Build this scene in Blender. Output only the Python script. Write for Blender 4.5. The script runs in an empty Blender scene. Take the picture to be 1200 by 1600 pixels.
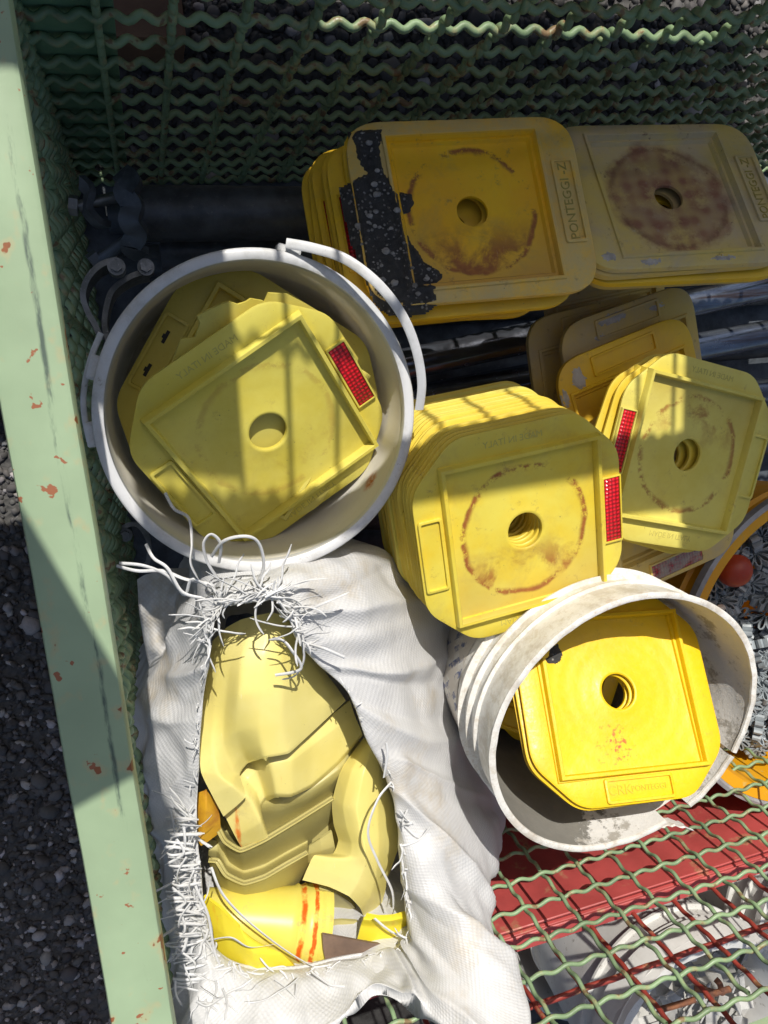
import bpy, math, random
import numpy as np
from mathutils import Vector, Matrix, noise as mnoise
random.seed(7); RNG = np.random.default_rng(7)
R_ = math.radians
SC = bpy.context.scene
COL = SC.collection

# ------------------------------------------------------------------ camera
H = 1.3                       # camera height in metres, standing point is the origin
F = 1200.0
CR = np.array([[0.95249174, 0.13572124, -0.27265223],
               [-0.08515853, 0.97819412, 0.1894315],
               [0.29241669, -0.15721327, 0.94327963]])
cam_d = bpy.data.cameras.new("camera")
cam = bpy.data.objects.new("camera", cam_d); COL.objects.link(cam)
cam_d.sensor_fit = 'HORIZONTAL'; cam_d.sensor_width = 36.0; cam_d.lens = 36.0
cam_d.clip_start = 0.02; cam_d.clip_end = 500
m4 = Matrix.Identity(4)
for i in range(3):
    for j in range(3): m4[i][j] = CR[i, j]
m4.translation = (0, 0, H)
cam.matrix_world = m4
SC.camera = cam

# ------------------------------------------------------------------ light
SUN_E, SUN_A = 49.6, 0.0      # elevation, offset of the azimuth from +Y
w = bpy.data.worlds.new("World"); SC.world = w; w.use_nodes = True
nt = w.node_tree
bg = nt.nodes['Background']
sky = nt.nodes.new('ShaderNodeTexSky'); sky.sky_type = 'NISHITA'; sky.sun_disc = False
sky.sun_elevation = R_(SUN_E); sky.sun_rotation = R_(SUN_A); sky.dust_density = 3.0; sky.air_density = 0.9; sky.ozone_density = 0.6
nt.links.new(sky.outputs[0], bg.inputs[0]); bg.inputs[1].default_value = 0.105
sd = bpy.data.lights.new("sun", 'SUN'); sd.energy = 4.8; sd.angle = R_(0.42); sd.color = (1.0, 0.95, 0.87)
so = bpy.data.objects.new("sun", sd); COL.objects.link(so)
dirv = Vector((-math.sin(R_(SUN_A)) * math.cos(R_(SUN_E)), -math.cos(R_(SUN_A)) * math.cos(R_(SUN_E)), -math.sin(R_(SUN_E))))
so.rotation_euler = dirv.to_track_quat('-Z', 'Y').to_euler(); so.location = (0, 3, 5)
SC.view_settings.view_transform = 'Standard'; SC.view_settings.look = 'None'
SC.view_settings.exposure = 0.0; SC.view_settings.gamma = 1.0
try: SC.view_settings.use_curve_mapping = False
except Exception: pass
SC.cycles.max_bounces = 8; SC.cycles.diffuse_bounces = 4; SC.cycles.glossy_bounces = 3
SC.cycles.transmission_bounces = 6; SC.cycles.use_denoising = True

# ------------------------------------------------------------------ helpers
def at(px, py, z):
    """world point seen at pixel (px,py) of the 1200x1600 photo at height z"""
    v = CR @ np.array([(px - 600) / F, -(py - 800) / F, -1.0])
    p = v * ((z - H) / v[2]); return Vector((p[0], p[1], z))
def aty(px, py, y):
    v = CR @ np.array([(px - 600) / F, -(py - 800) / F, -1.0])
    p = v * (y / v[1]); return Vector((p[0], y, H + p[2]))

def tag(o, label=None, cat=None, group=None, kind=None):
    if label: o['label'] = label
    if cat: o['category'] = cat
    if group: o['group'] = group
    if kind: o['kind'] = kind
    return o
def empty(name, loc=(0, 0, 0), label=None, cat=None, group=None):
    o = bpy.data.objects.new(name, None); COL.objects.link(o); o.location = loc
    o.empty_display_size = 0.02
    return tag(o, label, cat, group)
def mesh_from(name, V, Fc, smooth=False, auto=None):
    me = bpy.data.meshes.new(name)
    me.from_pydata([tuple(map(float, v)) for v in V], [], [tuple(map(int, f)) for f in Fc])
    me.validate(); me.update()
    if smooth: me.polygons.foreach_set('use_smooth', [True] * len(me.polygons))
    if auto is not None:
        try: me.set_sharp_from_angle(angle=R_(auto))
        except Exception: pass
    return me
def obj(name, me, mat=None, parent=None):
    o = bpy.data.objects.new(name, me); COL.objects.link(o)
    if mat:
        if len(me.materials) == 0: me.materials.append(mat)
        elif me.materials[0] != mat:
            o.material_slots[0].link = 'OBJECT'; o.material_slots[0].material = mat
    if parent: o.parent = parent
    return o
class MB:
    def __init__(s): s.V = []; s.F = []
    def add(s, V, Fc):
        n = len(s.V); s.V.extend([tuple(v) for v in V]); s.F.extend([tuple(i + n for i in f) for f in Fc])
    def box(s, lo, hi, bev=0.0, M=None):
        x0, y0, z0 = lo; x1, y1, z1 = hi; b = min(bev, (x1 - x0) * .45, (y1 - y0) * .45, (z1 - z0) * .45)
        if b <= 0:
            V = [(x0, y0, z0), (x1, y0, z0), (x1, y1, z0), (x0, y1, z0), (x0, y0, z1), (x1, y0, z1), (x1, y1, z1), (x0, y1, z1)]
            Fc = [(0, 3, 2, 1), (4, 5, 6, 7), (0, 1, 5, 4), (1, 2, 6, 5), (2, 3, 7, 6), (3, 0, 4, 7)]
        else:
            V = []; 
            for (z, ins) in ((z0, b), (z0 + b, 0), (z1 - b, 0), (z1, b)):
                a, c, d, e = x0 + ins, x1 - ins, y0 + ins, y1 - ins; q = b * .6
                V += [(a + q, d, z), (c - q, d, z), (c, d + q, z), (c, e - q, z), (c - q, e, z), (a + q, e, z), (a, e - q, z), (a, d + q, z)]
            Fc = [tuple(range(7, -1, -1)), tuple(range(24, 32))]
            for k in range(3):
                for i in range(8): j = (i + 1) % 8; Fc.append((k * 8 + i, k * 8 + j, k * 8 + 8 + j, k * 8 + 8 + i))
        if M is not None: V = [tuple(M @ Vector(v)) for v in V]
        s.add(V, Fc)
    def tube(s, pts, r, n=8, cap=True, flat=None):
        P = np.array([tuple(p) for p in pts], float); m = len(P)
        T = np.gradient(P, axis=0); T /= np.linalg.norm(T, axis=1)[:, None] + 1e-12
        rr = np.full(m, r) if np.isscalar(r) else np.array(r)
        up = np.array([0, 0, 1.0]) if abs(T[0][2]) < .9 else np.array([1.0, 0, 0])
        a = np.cross(T[0], up); a /= np.linalg.norm(a)
        V = []
        for i in range(m):
            a = a - a.dot(T[i]) * T[i]; a /= np.linalg.norm(a) + 1e-12; b = np.cross(T[i], a)
            for k in range(n):
                t = 2 * math.pi * k / n; f2 = 1 if flat is None else flat
                V.append(P[i] + rr[i] * (math.cos(t) * a + f2 * math.sin(t) * b))
        Fc = []
        for i in range(m - 1):
            for k in range(n):
                j = (k + 1) % n; Fc.append((i * n + k, i * n + j, (i + 1) * n + j, (i + 1) * n + k))
        if cap: Fc += [tuple(range(n - 1, -1, -1)), tuple((m - 1) * n + k for k in range(n))]
        s.add(V, Fc)
    def build(s, name, mat, parent=None, smooth=True, auto=35):
        return obj(name, mesh_from(name, s.V, s.F, smooth, auto if smooth else None), mat, parent)
def crisp(P, n, k_=.62):
    A = crom(P, n); Q = np.array([tuple(p) for p in P], float); t = np.linspace(0, len(Q) - 1, n)
    L = np.stack([np.interp(t, np.arange(len(Q)), Q[:, d]) for d in range(Q.shape[1])], 1); return A * (1 - k_) + L * k_
def crom(P, n, closed=False):
    """Catmull-Rom resample of an array of points (k,d) to n samples"""
    P = np.array([tuple(p) for p in P], float); k = len(P)
    if closed: ts = np.linspace(0, k, n, endpoint=False)
    else: ts = np.linspace(0, k - 1, n)
    out = []
    for t in ts:
        i = int(math.floor(t)); 
        if not closed: i = min(i, k - 2)
        u = t - i
        if closed: a, b, c, d = P[(i - 1) % k], P[i % k], P[(i + 1) % k], P[(i + 2) % k]
        else: a, b, c, d = P[max(i - 1, 0)], P[i], P[i + 1], P[min(i + 2, k - 1)]
        out.append(.5 * ((2 * b) + (-a + c) * u + (2 * a - 5 * b + 4 * c - d) * u * u + (-a + 3 * b - 3 * c + d) * u ** 3))
    return np.array(out)

# ------------------------------------------------------------------ materials
class NT:
    def __init__(s, name):
        s.m = bpy.data.materials.new(name); s.m.use_nodes = True; s.t = s.m.node_tree
        s.b = s.t.nodes['Principled BSDF']; s.tc = s.t.nodes.new('ShaderNodeTexCoord')
        s.o = s.tc.outputs['Object']; s.uv = s.tc.outputs['UV']
    def lk(s, a, b):
        if hasattr(a, 'is_output') or isinstance(a, bpy.types.NodeSocket): s.t.links.new(a, b)
        else: b.default_value = a
    def noise(s, sc, det=4, rough=.6, vec=None, dist=0.0, color=False, w=None):
        n = s.t.nodes.new('ShaderNodeTexNoise'); n.inputs['Scale'].default_value = sc
        n.inputs['Detail'].default_value = det; n.inputs['Roughness'].default_value = rough; n.inputs['Distortion'].default_value = dist
        if w is not None: n.noise_dimensions = '4D'; n.inputs['W'].default_value = w
        s.lk(vec or s.o, n.inputs['Vector']); return n.outputs[1 if color else 0]
    def voro(s, sc, feat='F1', vec=None, out=0, rand=1.0):
        n = s.t.nodes.new('ShaderNodeTexVoronoi'); n.feature = feat; n.inputs['Scale'].default_value = sc
        n.inputs['Randomness'].default_value = rand
        s.lk(vec or s.o, n.inputs['Vector']); return n.outputs[out]
    def math(s, op, a, b=0.0, c=None, clamp=False):
        n = s.t.nodes.new('ShaderNodeMath'); n.operation = op; n.use_clamp = clamp
        s.lk(a, n.inputs[0]); s.lk(b, n.inputs[1])
        if c is not None: s.lk(c, n.inputs[2])
        return n.outputs[0]
    def step(s, v, a, b, lo=0.0, hi=1.0):
        n = s.t.nodes.new('ShaderNodeMapRange'); n.interpolation_type = 'SMOOTHSTEP'
        s.lk(v, n.inputs[0]); n.inputs[1].default_value = a; n.inputs[2].default_value = b
        n.inputs[3].default_value = lo; n.inputs[4].default_value = hi; return n.outputs[0]
    def mix(s, f, a, b):
        n = s.t.nodes.new('ShaderNodeMix'); n.data_type = 'RGBA'
        s.lk(f, n.inputs[0])
        for v, i in ((a, 6), (b, 7)):
            if isinstance(v, tuple): v = (*v[:3], 1.0)
            s.lk(v, n.inputs[i])
        return n.outputs[2]
    def sep(s, v=None):
        n = s.t.nodes.new('ShaderNodeSeparateXYZ'); s.lk(v or s.o, n.inputs[0]); return n.outputs
    def mapping(s, sc=(1, 1, 1), loc=(0, 0, 0), rot=(0, 0, 0), vec=None):
        n = s.t.nodes.new('ShaderNodeMapping'); n.inputs['Scale'].default_value = sc; n.inputs['Location'].default_value = loc
        n.inputs['Rotation'].default_value = rot; s.lk(vec or s.o, n.inputs[0]); return n.outputs[0]
    def rnd(s):
        return s.t.nodes.new('ShaderNodeObjectInfo').outputs['Random']
    def bump(s, h, strength=.4, dist=.001, prev=None):
        n = s.t.nodes.new('ShaderNodeBump'); n.inputs['Strength'].default_value = strength; n.inputs['Distance'].default_value = dist
        s.lk(h, n.inputs['Height'])
        if prev is not None: s.lk(prev, n.inputs['Normal'])
        return n.outputs[0]
    def out(s, col=None, rough=None, normal=None, metal=None, trans=0.0, tcol=None, spec=None):
        B = s.b
        if col is not None: s.lk((*col, 1.0) if isinstance(col, tuple) else col, B.inputs['Base Color'])
        if rough is not None: s.lk(rough, B.inputs['Roughness'])
        if normal is not None: s.lk(normal, B.inputs['Normal'])
        if metal is not None: s.lk(metal, B.inputs['Metallic'])
        if spec is not None: B.inputs['Specular IOR Level'].default_value = spec
        if trans > 0:
            tr = s.t.nodes.new('ShaderNodeBsdfTranslucent'); mx = s.t.nodes.new('ShaderNodeMixShader')
            c = tcol if tcol is not None else col
            s.lk((*c, 1.0) if isinstance(c, tuple) else c, tr.inputs[0])
            mx.inputs[0].default_value = trans
            s.t.links.new(B.outputs[0], mx.inputs[1]); s.t.links.new(tr.outputs[0], mx.inputs[2])
            s.t.links.new(mx.outputs[0], s.t.nodes['Material Output'].inputs[0])
        return s.m

def paint(name, col, rust=.5, dark=.6, sc=1.0, chips=True):
    n = NT(name)
    big = n.noise(9 * sc, 5); sm = n.noise(60 * sc, 6, .7)
    c = n.mix(n.step(big, .3, .75), tuple(x * 1.08 for x in col), tuple(x * dark for x in col))
    sp = n.noise(38 * sc, 3, .55, vec=n.mapping(loc=(3.1, 1.7, .3)))
    rm = n.math('MULTIPLY', n.step(sp, .70 - .045 * rust, .75 - .045 * rust), .75)
    c = n.mix(n.math('MULTIPLY', n.step(sp, .62 - .06 * rust, .74 - .05 * rust), .45), c, (.42, .33, .16))
    c = n.mix(rm, c, n.mix(n.noise(200, 3), (.24, .11, .045), (.12, .06, .035)))
    nb = n.bump(n.noise(150, 5), .25, .0006)
    nb = n.bump(rm, .4, .0006, nb)
    return n.out(c, n.step(sm, .3, .7, .38, .6), nb)
M = {}
M['green'] = paint('green_paint', (.36, .53, .27), .55, .82)
M['green_wire'] = paint('green_wire_paint', (.235, .345, .185), 1.9, .55, 1.6)
M['green_sheet'] = paint('green_sheet_paint', (.16, .30, .17), .3, .7)
M['red'] = paint('red_paint', (.43, .07, .065), .6, .72)
M['red_wire'] = paint('red_wire_paint', (.33, .05, .035), 1.2, .6, 1.5)

def plastic(name, col, col2, kind='clean', stain=.5, seed=0.0, trans=.12, rough=.42):
    """yellow moulded plastic of the base plate covers; coordinates are the plate's own"""
    n = NT(name); P = n.sep(); x, y, z = P[0], P[1], P[2]
    r = n.math('SQRT', n.math('ADD', n.math('MULTIPLY', x, x), n.math('MULTIPLY', y, y)))
    seedv = n.mapping(loc=(seed * 3.7, seed * 1.3, seed))
    big = n.noise(14, 5, .6, seedv)
    c = n.mix(n.step(big, .35, .7), col, col2)
    fine = n.noise(160, 6, .75, seedv)
    # grime: grey brown film, specks and a rust ring left by the steel foot
    film = n.step(n.noise(20, 8, .7, seedv, .4), .48, .72)
    inside = n.math('MULTIPLY', n.step(n.math('ABSOLUTE', x), .074, .0765, 1, 0), n.step(n.math('ABSOLUTE', y), .074, .0765, 1, 0))
    c = n.mix(n.math('MULTIPLY', film, min(.45, .10 + .40 * stain * (1 if kind == 'dirty' else .5))), c, (.46, .30, .10) if kind != 'dirty' else (.40, .35, .29))
    rn = n.math('ADD', r, n.math('MULTIPLY', n.math('SUBTRACT', n.noise(30, 4, .6, seedv), .5), .012))
    ring = n.math('MULTIPLY', n.step(rn, .057, .0625), n.step(rn, .0635, .0665, 1, 0))
    streak = n.step(n.noise(22, 6, .8, n.mapping(loc=(seed * 2.1, 5.3 + seed, 0))), .44, .54)
    rust1 = n.math('MULTIPLY', n.math('MULTIPLY', ring, streak), n.step(fine, .2, .5, .55, 1))
    ang = n.math('SINE', n.math('ADD', n.math('ARCTAN2', y, x), -4.9 + .7))   # heavier towards the low edge
    disc = n.step(rn, .062, .067, 1, 0)
    blot = n.math('MULTIPLY', n.step(n.noise(24, 6, .66, n.mapping(loc=(7 + seed, 2.2, 0)), .3), .55 - .10 * stain, .68 - .06 * stain), disc)
    low = n.step(y, .0, -.05)
    if kind == 'ring':
        ru = n.math('MAXIMUM', n.math('MULTIPLY', rust1, min(1, stain * 1.25)), n.math('MULTIPLY', n.math('MULTIPLY', blot, low), min(1, stain * 1.2)), clamp=True)
        c = n.mix(n.math('MULTIPLY', n.math('MULTIPLY', inside, n.step(rn, .03, .08)), n.math('MULTIPLY', n.step(y, .02, -.075), .4 * stain)), c, (.33, .20, .10))
        c = n.mix(ru, c, n.mix(n.noise(120, 4), (.48, .17, .03), (.20, .06, .02)))
    if kind == 'ring' and name.startswith('golden'):
        fl2 = n.math('MULTIPLY', n.math('SUBTRACT', 1.0, inside), n.step(n.noise(18, 8, .75, seedv), .30, .60, .15, .75))
        c = n.mix(fl2, c, (.60, .50, .24))
    elif kind == 'dirty':
        spot = n.voro(62, 'SMOOTH_F1', vec=seedv, rand=.45)
        d1 = n.math('MULTIPLY', n.step(n.math('ADD', rn, n.math('MULTIPLY', n.math('SUBTRACT', n.noise(24, 5, .7, seedv), .5), .03)), .062, .073, 1, 0), n.step(n.noise(34, 7, .75, seedv), .34, .50, .45, 1))
        d2 = n.math('MULTIPLY', d1, n.step(spot, .22, .60, 1, .5))
        c = n.mix(n.math('MULTIPLY', d2, stain), c, n.mix(n.noise(70, 5, .7), (.22, .062, .03), (.38, .20, .12)))
        c = n.mix(n.math('MULTIPLY', n.math('MAXIMUM', n.math('MULTIPLY', rust1, .45), n.math('MULTIPLY', n.step(n.noise(45, 8, .8, n.mapping(loc=(1, 8 + seed, 0))), .60, .68), .8)), .9), c, (.13, .045, .025))
        c = n.mix(n.step(n.noise(90, 7, .8, seedv), .60, .72, 0, .5), c, (.42, .40, .36))
    elif kind == 'fleck':
        dd = n.math('SQRT', n.math('ADD', n.math('POWER', n.math('ADD', x, .050), 2.0), n.math('POWER', n.math('ADD', y, -.012), 2.0)))
        near = n.step(dd, .0, .045, 1, 0)
        fl = n.step(n.math('ADD', n.noise(130, 6, .8), n.math('MULTIPLY', near, .16)), .66, .72)
        c = n.mix(n.math('MULTIPLY', fl, n.math('MULTIPLY', near, 1.0, clamp=True)), c, (.55, .11, .02))
    # dirt specks everywhere
    c = n.mix(n.step(n.noise(260, 4, .6, seedv), .70, .76, 0, .75), c, (.10, .07, .04))
    c = n.mix(n.step(n.noise(48, 9, .82, n.mapping(loc=(seed, 4.4, 1))), .57, .70, 0, min(.75, .25 + stain * .45)), c, (.30, .17, .07))
    scr = n.step(n.noise(30, 5, .8, n.mapping(sc=(1, 14, 1), rot=(0, 0, .6 + seed), loc=(seed, 0, 0))), .66, .70, 0, .28)
    c = n.mix(scr, c, (.40, .33, .16))
    scr2 = n.step(n.noise(34, 5, .8, n.mapping(sc=(16, 1, 1), rot=(0, 0, .3 - seed), loc=(0, seed, 0))), .67, .70, 0, .3)
    c = n.mix(scr2, c, (.86, .80, .50))
    rings = n.math('SINE', n.math('MULTIPLY', r, 420.0))
    hb = n.math('ADD', n.math('MULTIPLY', n.math('MULTIPLY', rings, inside), .12), n.noise(55, 5, .6))
    nb = n.bump(hb, .22 if kind != 'fleck' else .5, .0012); nb = n.bump(fine, .15, .0004, nb)
    return n.out(c, n.step(fine, .3, .7, rough - .06, rough + .16), nb, trans=0.0 if rough > .44 else trans)

YL = (.74, .66, .13); YL2 = (.68, .58, .07)
M['pale_a'] = plastic('pale_yellow_plastic', (.80, .71, .14), (.74, .62, .08), 'ring', .22, 1.0)
M['pale_b'] = plastic('pale_yellow_rusty_plastic', (.80, .68, .10), (.80, .60, .04), 'ring', 1.0, 2.0)
M['pale_f'] = plastic('pale_yellow_ringed_plastic', (.80, .71, .16), (.74, .62, .10), 'ring', .62, 3.0)
M['pale_s'] = plastic('yellow_plastic_stacked', (.82, .66, .09), (.78, .56, .04), 'clean', .6, 4.0)
M['pale_old'] = plastic('yellow_plastic_old', (.70, .62, .14), (.66, .55, .09), 'clean', .6, 9.0)
M['bright'] = plastic('bright_yellow_plastic', (.88, .60, .008), (.86, .55, .006), 'fleck', .12, 5.0, rough=.36)
M['gold_c'] = plastic('golden_dirty_plastic', (1.0, .60, .008), (.95, .50, .01), 'ring', 1.3, 6.0, rough=.5)
M['dirty_d'] = plastic('grimy_yellow_plastic', (.72, .56, .15), (.58, .47, .28), 'dirty', .98, 7.0, rough=.62)
M['dirty_e'] = plastic('dusty_yellow_plastic', (.72, .52, .12), (.56, .44, .22), 'dirty', .35, 8.0, rough=.6)
M['gold_s'] = plastic('golden_plastic_stacked', (.92, .60, .02), (.80, .50, .04), 'clean', .5, 11.0, rough=.45)

def simple(name, col, col2=None, rough=.5, sc=20, bump=.2, metal=0.0, trans=0.0, speck=None, dist=.0008):
    n = NT(name); c = n.mix(n.step(n.noise(sc, 6), .35, .68), col, col2 or tuple(v * .75 for v in col))
    if speck: c = n.mix(n.step(n.noise(sc * 7, 5, .7), .60, .68), c, speck)
    return n.out(c, n.step(n.noise(sc * 3, 4), .3, .7, rough - .08, rough + .1), n.bump(n.noise(sc * 5, 6, .7), bump, dist), metal, trans)
M['text_dark'] = simple('moulded_lettering', (.44, .35, .08), (.36, .28, .06), .5)
M['text_pale'] = simple('faint_lettering', (.60, .52, .12), (.50, .43, .10), .5, trans=.1)
M['text_bright'] = simple('bright_moulded_lettering', (.74, .46, .005), (.70, .42, .004), .4)

def reflector_mat(name, col, dirt=0.0):
    n = NT(name)
    hx = n.voro(260, vec=n.mapping(sc=(1, 1, .01)), rand=.12)
    c = n.mix(n.step(hx, .1, .6), tuple(v * 1.3 for v in col), tuple(v * .45 for v in col))
    if dirt: c = n.mix(n.step(n.noise(70, 6), .5 - dirt * .3, .62), c, (.34, .28, .24))
    return n.out(c, .22, n.bump(hx, .9, .0015))
M['refl'] = reflector_mat('red_reflector', (.62, .012, .02))
M['refl_d'] = reflector_mat('grimy_red_reflector', (.40, .02, .03), .6)

# tar with stones in it
n = NT('black_tar')
sp = n.voro(210); spm = n.math('MULTIPLY', n.step(sp, .22, .34, 1, 0), n.step(n.noise(70, 3), .44, .54))
c = n.mix(n.noise(120, 6), (.010, .010, .011), (.085, .085, .082)); c = n.mix(spm, c, (.30, .29, .27))
M['tar'] = n.out(c, .55, n.bump(n.math('ADD', n.noise(140, 8, .8), n.math('MULTIPLY', spm, .5)), 1.0, .003))

# buckets
n = NT('white_bucket_plastic')
c = n.mix(n.step(n.noise(8, 5), .3, .7), (.88, .86, .78), (.82, .78, .67))
z = n.sep()[2]
c = n.mix(n.math('MULTIPLY', n.step(n.noise(26, 8, .75), .48, .7), n.step(z, .28, .1, .06, .5)), c, (.56, .48, .36))
c = n.mix(n.step(n.noise(140, 5, .7), .66, .72, 0, .5), c, (.35, .28, .2))
sv = n.mapping(sc=(3, 3, 60)); c = n.mix(n.step(n.noise(6, 4, .6, sv), .66, .70, 0, .35), c, (.45, .40, .33))
dd = n.t.nodes.new('ShaderNodeVectorMath'); dd.operation = 'DISTANCE'; n.lk(n.o, dd.inputs[0]); dd.inputs[1].default_value = (.105, -.055, .245)
rs = n.math('MULTIPLY', n.step(dd.outputs[1], .003, .014, 1, 0), n.step(n.noise(120, 5, .7), .35, .55))
c = n.mix(rs, c, (.62, .20, .04))
M['bucket_white'] = n.out(c, .42, n.bump(n.noise(40, 5), .12, .001), trans=.34)
n = NT('bucket_rim_plastic')
c = n.mix(n.step(n.noise(20, 6, .7), .45, .7), (.80, .81, .82), (.60, .60, .58))
c = n.mix(n.step(n.noise(50, 6, .8, n.mapping(sc=(1, 1, 8))), .60, .66, 0, .5), c, (.34, .30, .25))
M['rim_white'] = n.out(c, .35, n.bump(n.noise(60, 5), .15, .0008), trans=.22)
n = NT('cement_splashed_plastic')
c = n.mix(n.step(n.noise(24, 8, .75), .44, .62), (.76, .75, .71), (.56, .52, .45))
c = n.mix(n.step(n.noise(60, 8, .8, n.mapping(loc=(4, 2, 1))), .52, .62), c, (.62, .58, .50))
c = n.mix(n.step(n.noise(30, 7, .8, n.mapping(loc=(1, 7, 1))), .58, .68, 0, .6), c, (.50, .38, .28))
M['bucket_out'] = n.out(c, .6, n.bump(n.noise(90, 8, .75), .6, .0016))
n = NT('cement_lining')
zz = n.math('ADD', n.math('ADD', n.sep()[2], n.math('MULTIPLY', n.sep()[0], .75)), n.math('MULTIPLY', n.math('SUBTRACT', n.noise(16, 8, .75), .5), .20))
cem = n.mix(n.noise(70, 6, .7), (.235, .225, .195), (.155, .15, .135))
pl = n.mix(n.step(n.noise(28, 8, .75), .52, .60), (.66, .65, .62), (.36, .34, .30))
c = n.mix(n.step(zz, .268, .276), cem, pl)
M['cement'] = n.out(c, .85, n.bump(n.math('ADD', n.noise(60, 9, .8), n.step(zz, .268, .276, .5, 0)), .7, .002))
M['yellow_bucket'] = simple('yellow_bucket_plastic', (.80, .40, .012), (.74, .34, .01), .4, 12, .1, trans=.1, speck=(.6, .4, .1))
M['grey_rim'] = simple('grey_bucket_rim', (.36, .36, .37), (.20, .20, .21), .45, 30)
M['clip'] = simple('grey_clip_plastic', (.30, .34, .36), (.22, .25, .27), .42, 30, .15)
M['cap'] = simple('orange_red_cap_plastic', (.42, .055, .022), (.36, .045, .02), .4, 50, .15, trans=.08, speck=(.30, .10, .07))
M['wood'] = simple('weathered_wood', (.30, .17, .10), (.20, .11, .07), .8, 14, .5)
M['ply'] = simple('plywood', (.34, .25, .15), (.26, .18, .10), .75, 6, .3)
M['rusty'] = simple('rusty_steel', (.22, .085, .035), (.12, .05, .03), .8, 60, .8)
M['dark_steel'] = simple('blackened_steel', (.13, .15, .175), (.065, .075, .085), .42, 25, .6, metal=.35, speck=(.16, .17, .18))
n = NT('oily_steel_tube')
c = n.mix(n.step(n.noise(5, 5, .6, n.mapping(sc=(1, 6, 6))), .35, .65), (.32, .37, .46), (.15, .155, .18))
c = n.mix(n.step(n.noise(7, 5, .6, n.mapping(sc=(.4, 8, 8), loc=(2, 1, 0))), .56, .70), c, (.16, .11, .10))
M['tube'] = n.out(c, n.step(n.noise(60, 6), .3, .7, .12, .28), n.bump(n.noise(120, 5), .15, .0006), .85)
M['galv'] = simple('galvanised_steel', (.30, .31, .32), (.18, .19, .19), .38, 60, .5, metal=.7, speck=(.45, .45, .44))
M['old_bucket'] = simple('old_white_bucket_plastic', (.72, .72, .69), (.58, .57, .54), .5, 12, .2, trans=.1, speck=(.40, .38, .34))
M['grey_rubble'] = simple('grey_plastic_scrap', (.48, .48, .46), (.28, .28, .27), .6, 30, .5)

# woven sack
def weave(name, col, dirt, trans=.22):
    n = NT(name)
    s2 = n.sep(n.uv)
    a = n.math('SINE', n.math('MULTIPLY', s2[0], 2 * math.pi / .0052)); b = n.math('SINE', n.math('MULTIPLY', s2[1], 2 * math.pi / .0052))
    wv = n.math('MULTIPLY', a, b)
    gr = n.math('MAXIMUM', n.step(n.math('ABSOLUTE', n.math('SINE', n.math('MULTIPLY', s2[0], math.pi / .0026))), .0, .35, 1, 0),
                n.step(n.math('ABSOLUTE', n.math('SINE', n.math('MULTIPLY', s2[1], math.pi / .0026))), .0, .35, 1, 0))
    c = n.mix(n.step(n.noise(11, 6, .6), .4, .7), col, tuple(v * .86 for v in col))
    c = n.mix(n.math('MULTIPLY', gr, .16), c, tuple(v * .6 for v in col))
    c = n.mix(n.step(n.noise(6, 7, .7, n.mapping(loc=(2, 3, 1))), .52, .72, 0, dirt), c, (.56, .46, .30))
    c = n.mix(n.step(wv, -.3, .3, .0, .13), c, (.40, .41, .43))
    rdg = n.math('ABSOLUTE', n.math('SUBTRACT', n.noise(16, 4, .6, n.mapping(rot=(0, 0, .5), sc=(1.6, 1, 1)), .8), .5))
    nb = n.bump(n.step(rdg, 0, .10, 1, 0), .10, .0012)
    nb = n.bump(n.noise(22, 3, .5, dist=.8), .35, .004, nb)
    nb = n.bump(wv, .3, .0005, nb)
    return n.out(c, .42, nb, trans=trans)
M['sack'] = weave('white_woven_sack', (.76, .765, .77), .75)
M['sack_strip'] = simple('white_polypropylene_strip', (.84, .85, .86), (.72, .72, .71), .35, 40, .1, trans=.25)
def shellmat(name, c1, c2, st=.0, seed=0):
    n = NT(name); v = n.mapping(loc=(seed, seed * 2, 0))
    c = n.mix(n.step(n.noise(10, 5, .6, v), .35, .7), c1, c2)
    c = n.mix(n.step(n.noise(18, 8, .75, v), .56, .74, 0, .35), c, (.45, .36, .18))
    c = n.mix(n.step(n.noise(170, 5, .65, v), .68, .74, 0, .6), c, (.22, .15, .08))
    c = n.mix(n.step(n.noise(40, 5, .8, n.mapping(sc=(1, 12, 1), rot=(0, 0, .9))), .66, .70, 0, .35), c, (.40, .33, .17))
    c = n.mix(n.step(n.noise(40, 5, .8, n.mapping(sc=(12, 1, 1), rot=(0, 0, .4))), .66, .70, 0, .4), c, (.92, .88, .62))
    if st: c = n.mix(n.math('MULTIPLY', n.step(n.noise(9, 6, .6, n.mapping(sc=(5, 1, 1), loc=(seed + 3, 1, 0))), .62, .70), st), c, (.75, .18, .02))
    return n.out(c, .40, n.bump(n.noise(30, 5), .2, .0015), trans=.08)
M['shell'] = shellmat('cream_yellow_plastic', (.80, .71, .27), (.76, .66, .20), .0, 1)
M['shell_o'] = shellmat('cream_yellow_plastic_scuffed', (.81, .72, .28), (.77, .66, .20), .9, 2)
M['shell_dull_shaded'] = shellmat('dull_shaded_yellow_plastic', (.50, .45, .18), (.44, .38, .13), .0, 3)  # dull olive, darkened further to carry the shade of the gutter walls
M['shell_y'] = shellmat('lemon_yellow_plastic', (.82, .70, .05), (.80, .64, .03), .5, 4)
M['amber'] = simple('amber_plastic', (.62, .34, .02), (.40, .16, .02), .4, 40, .3)

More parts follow.
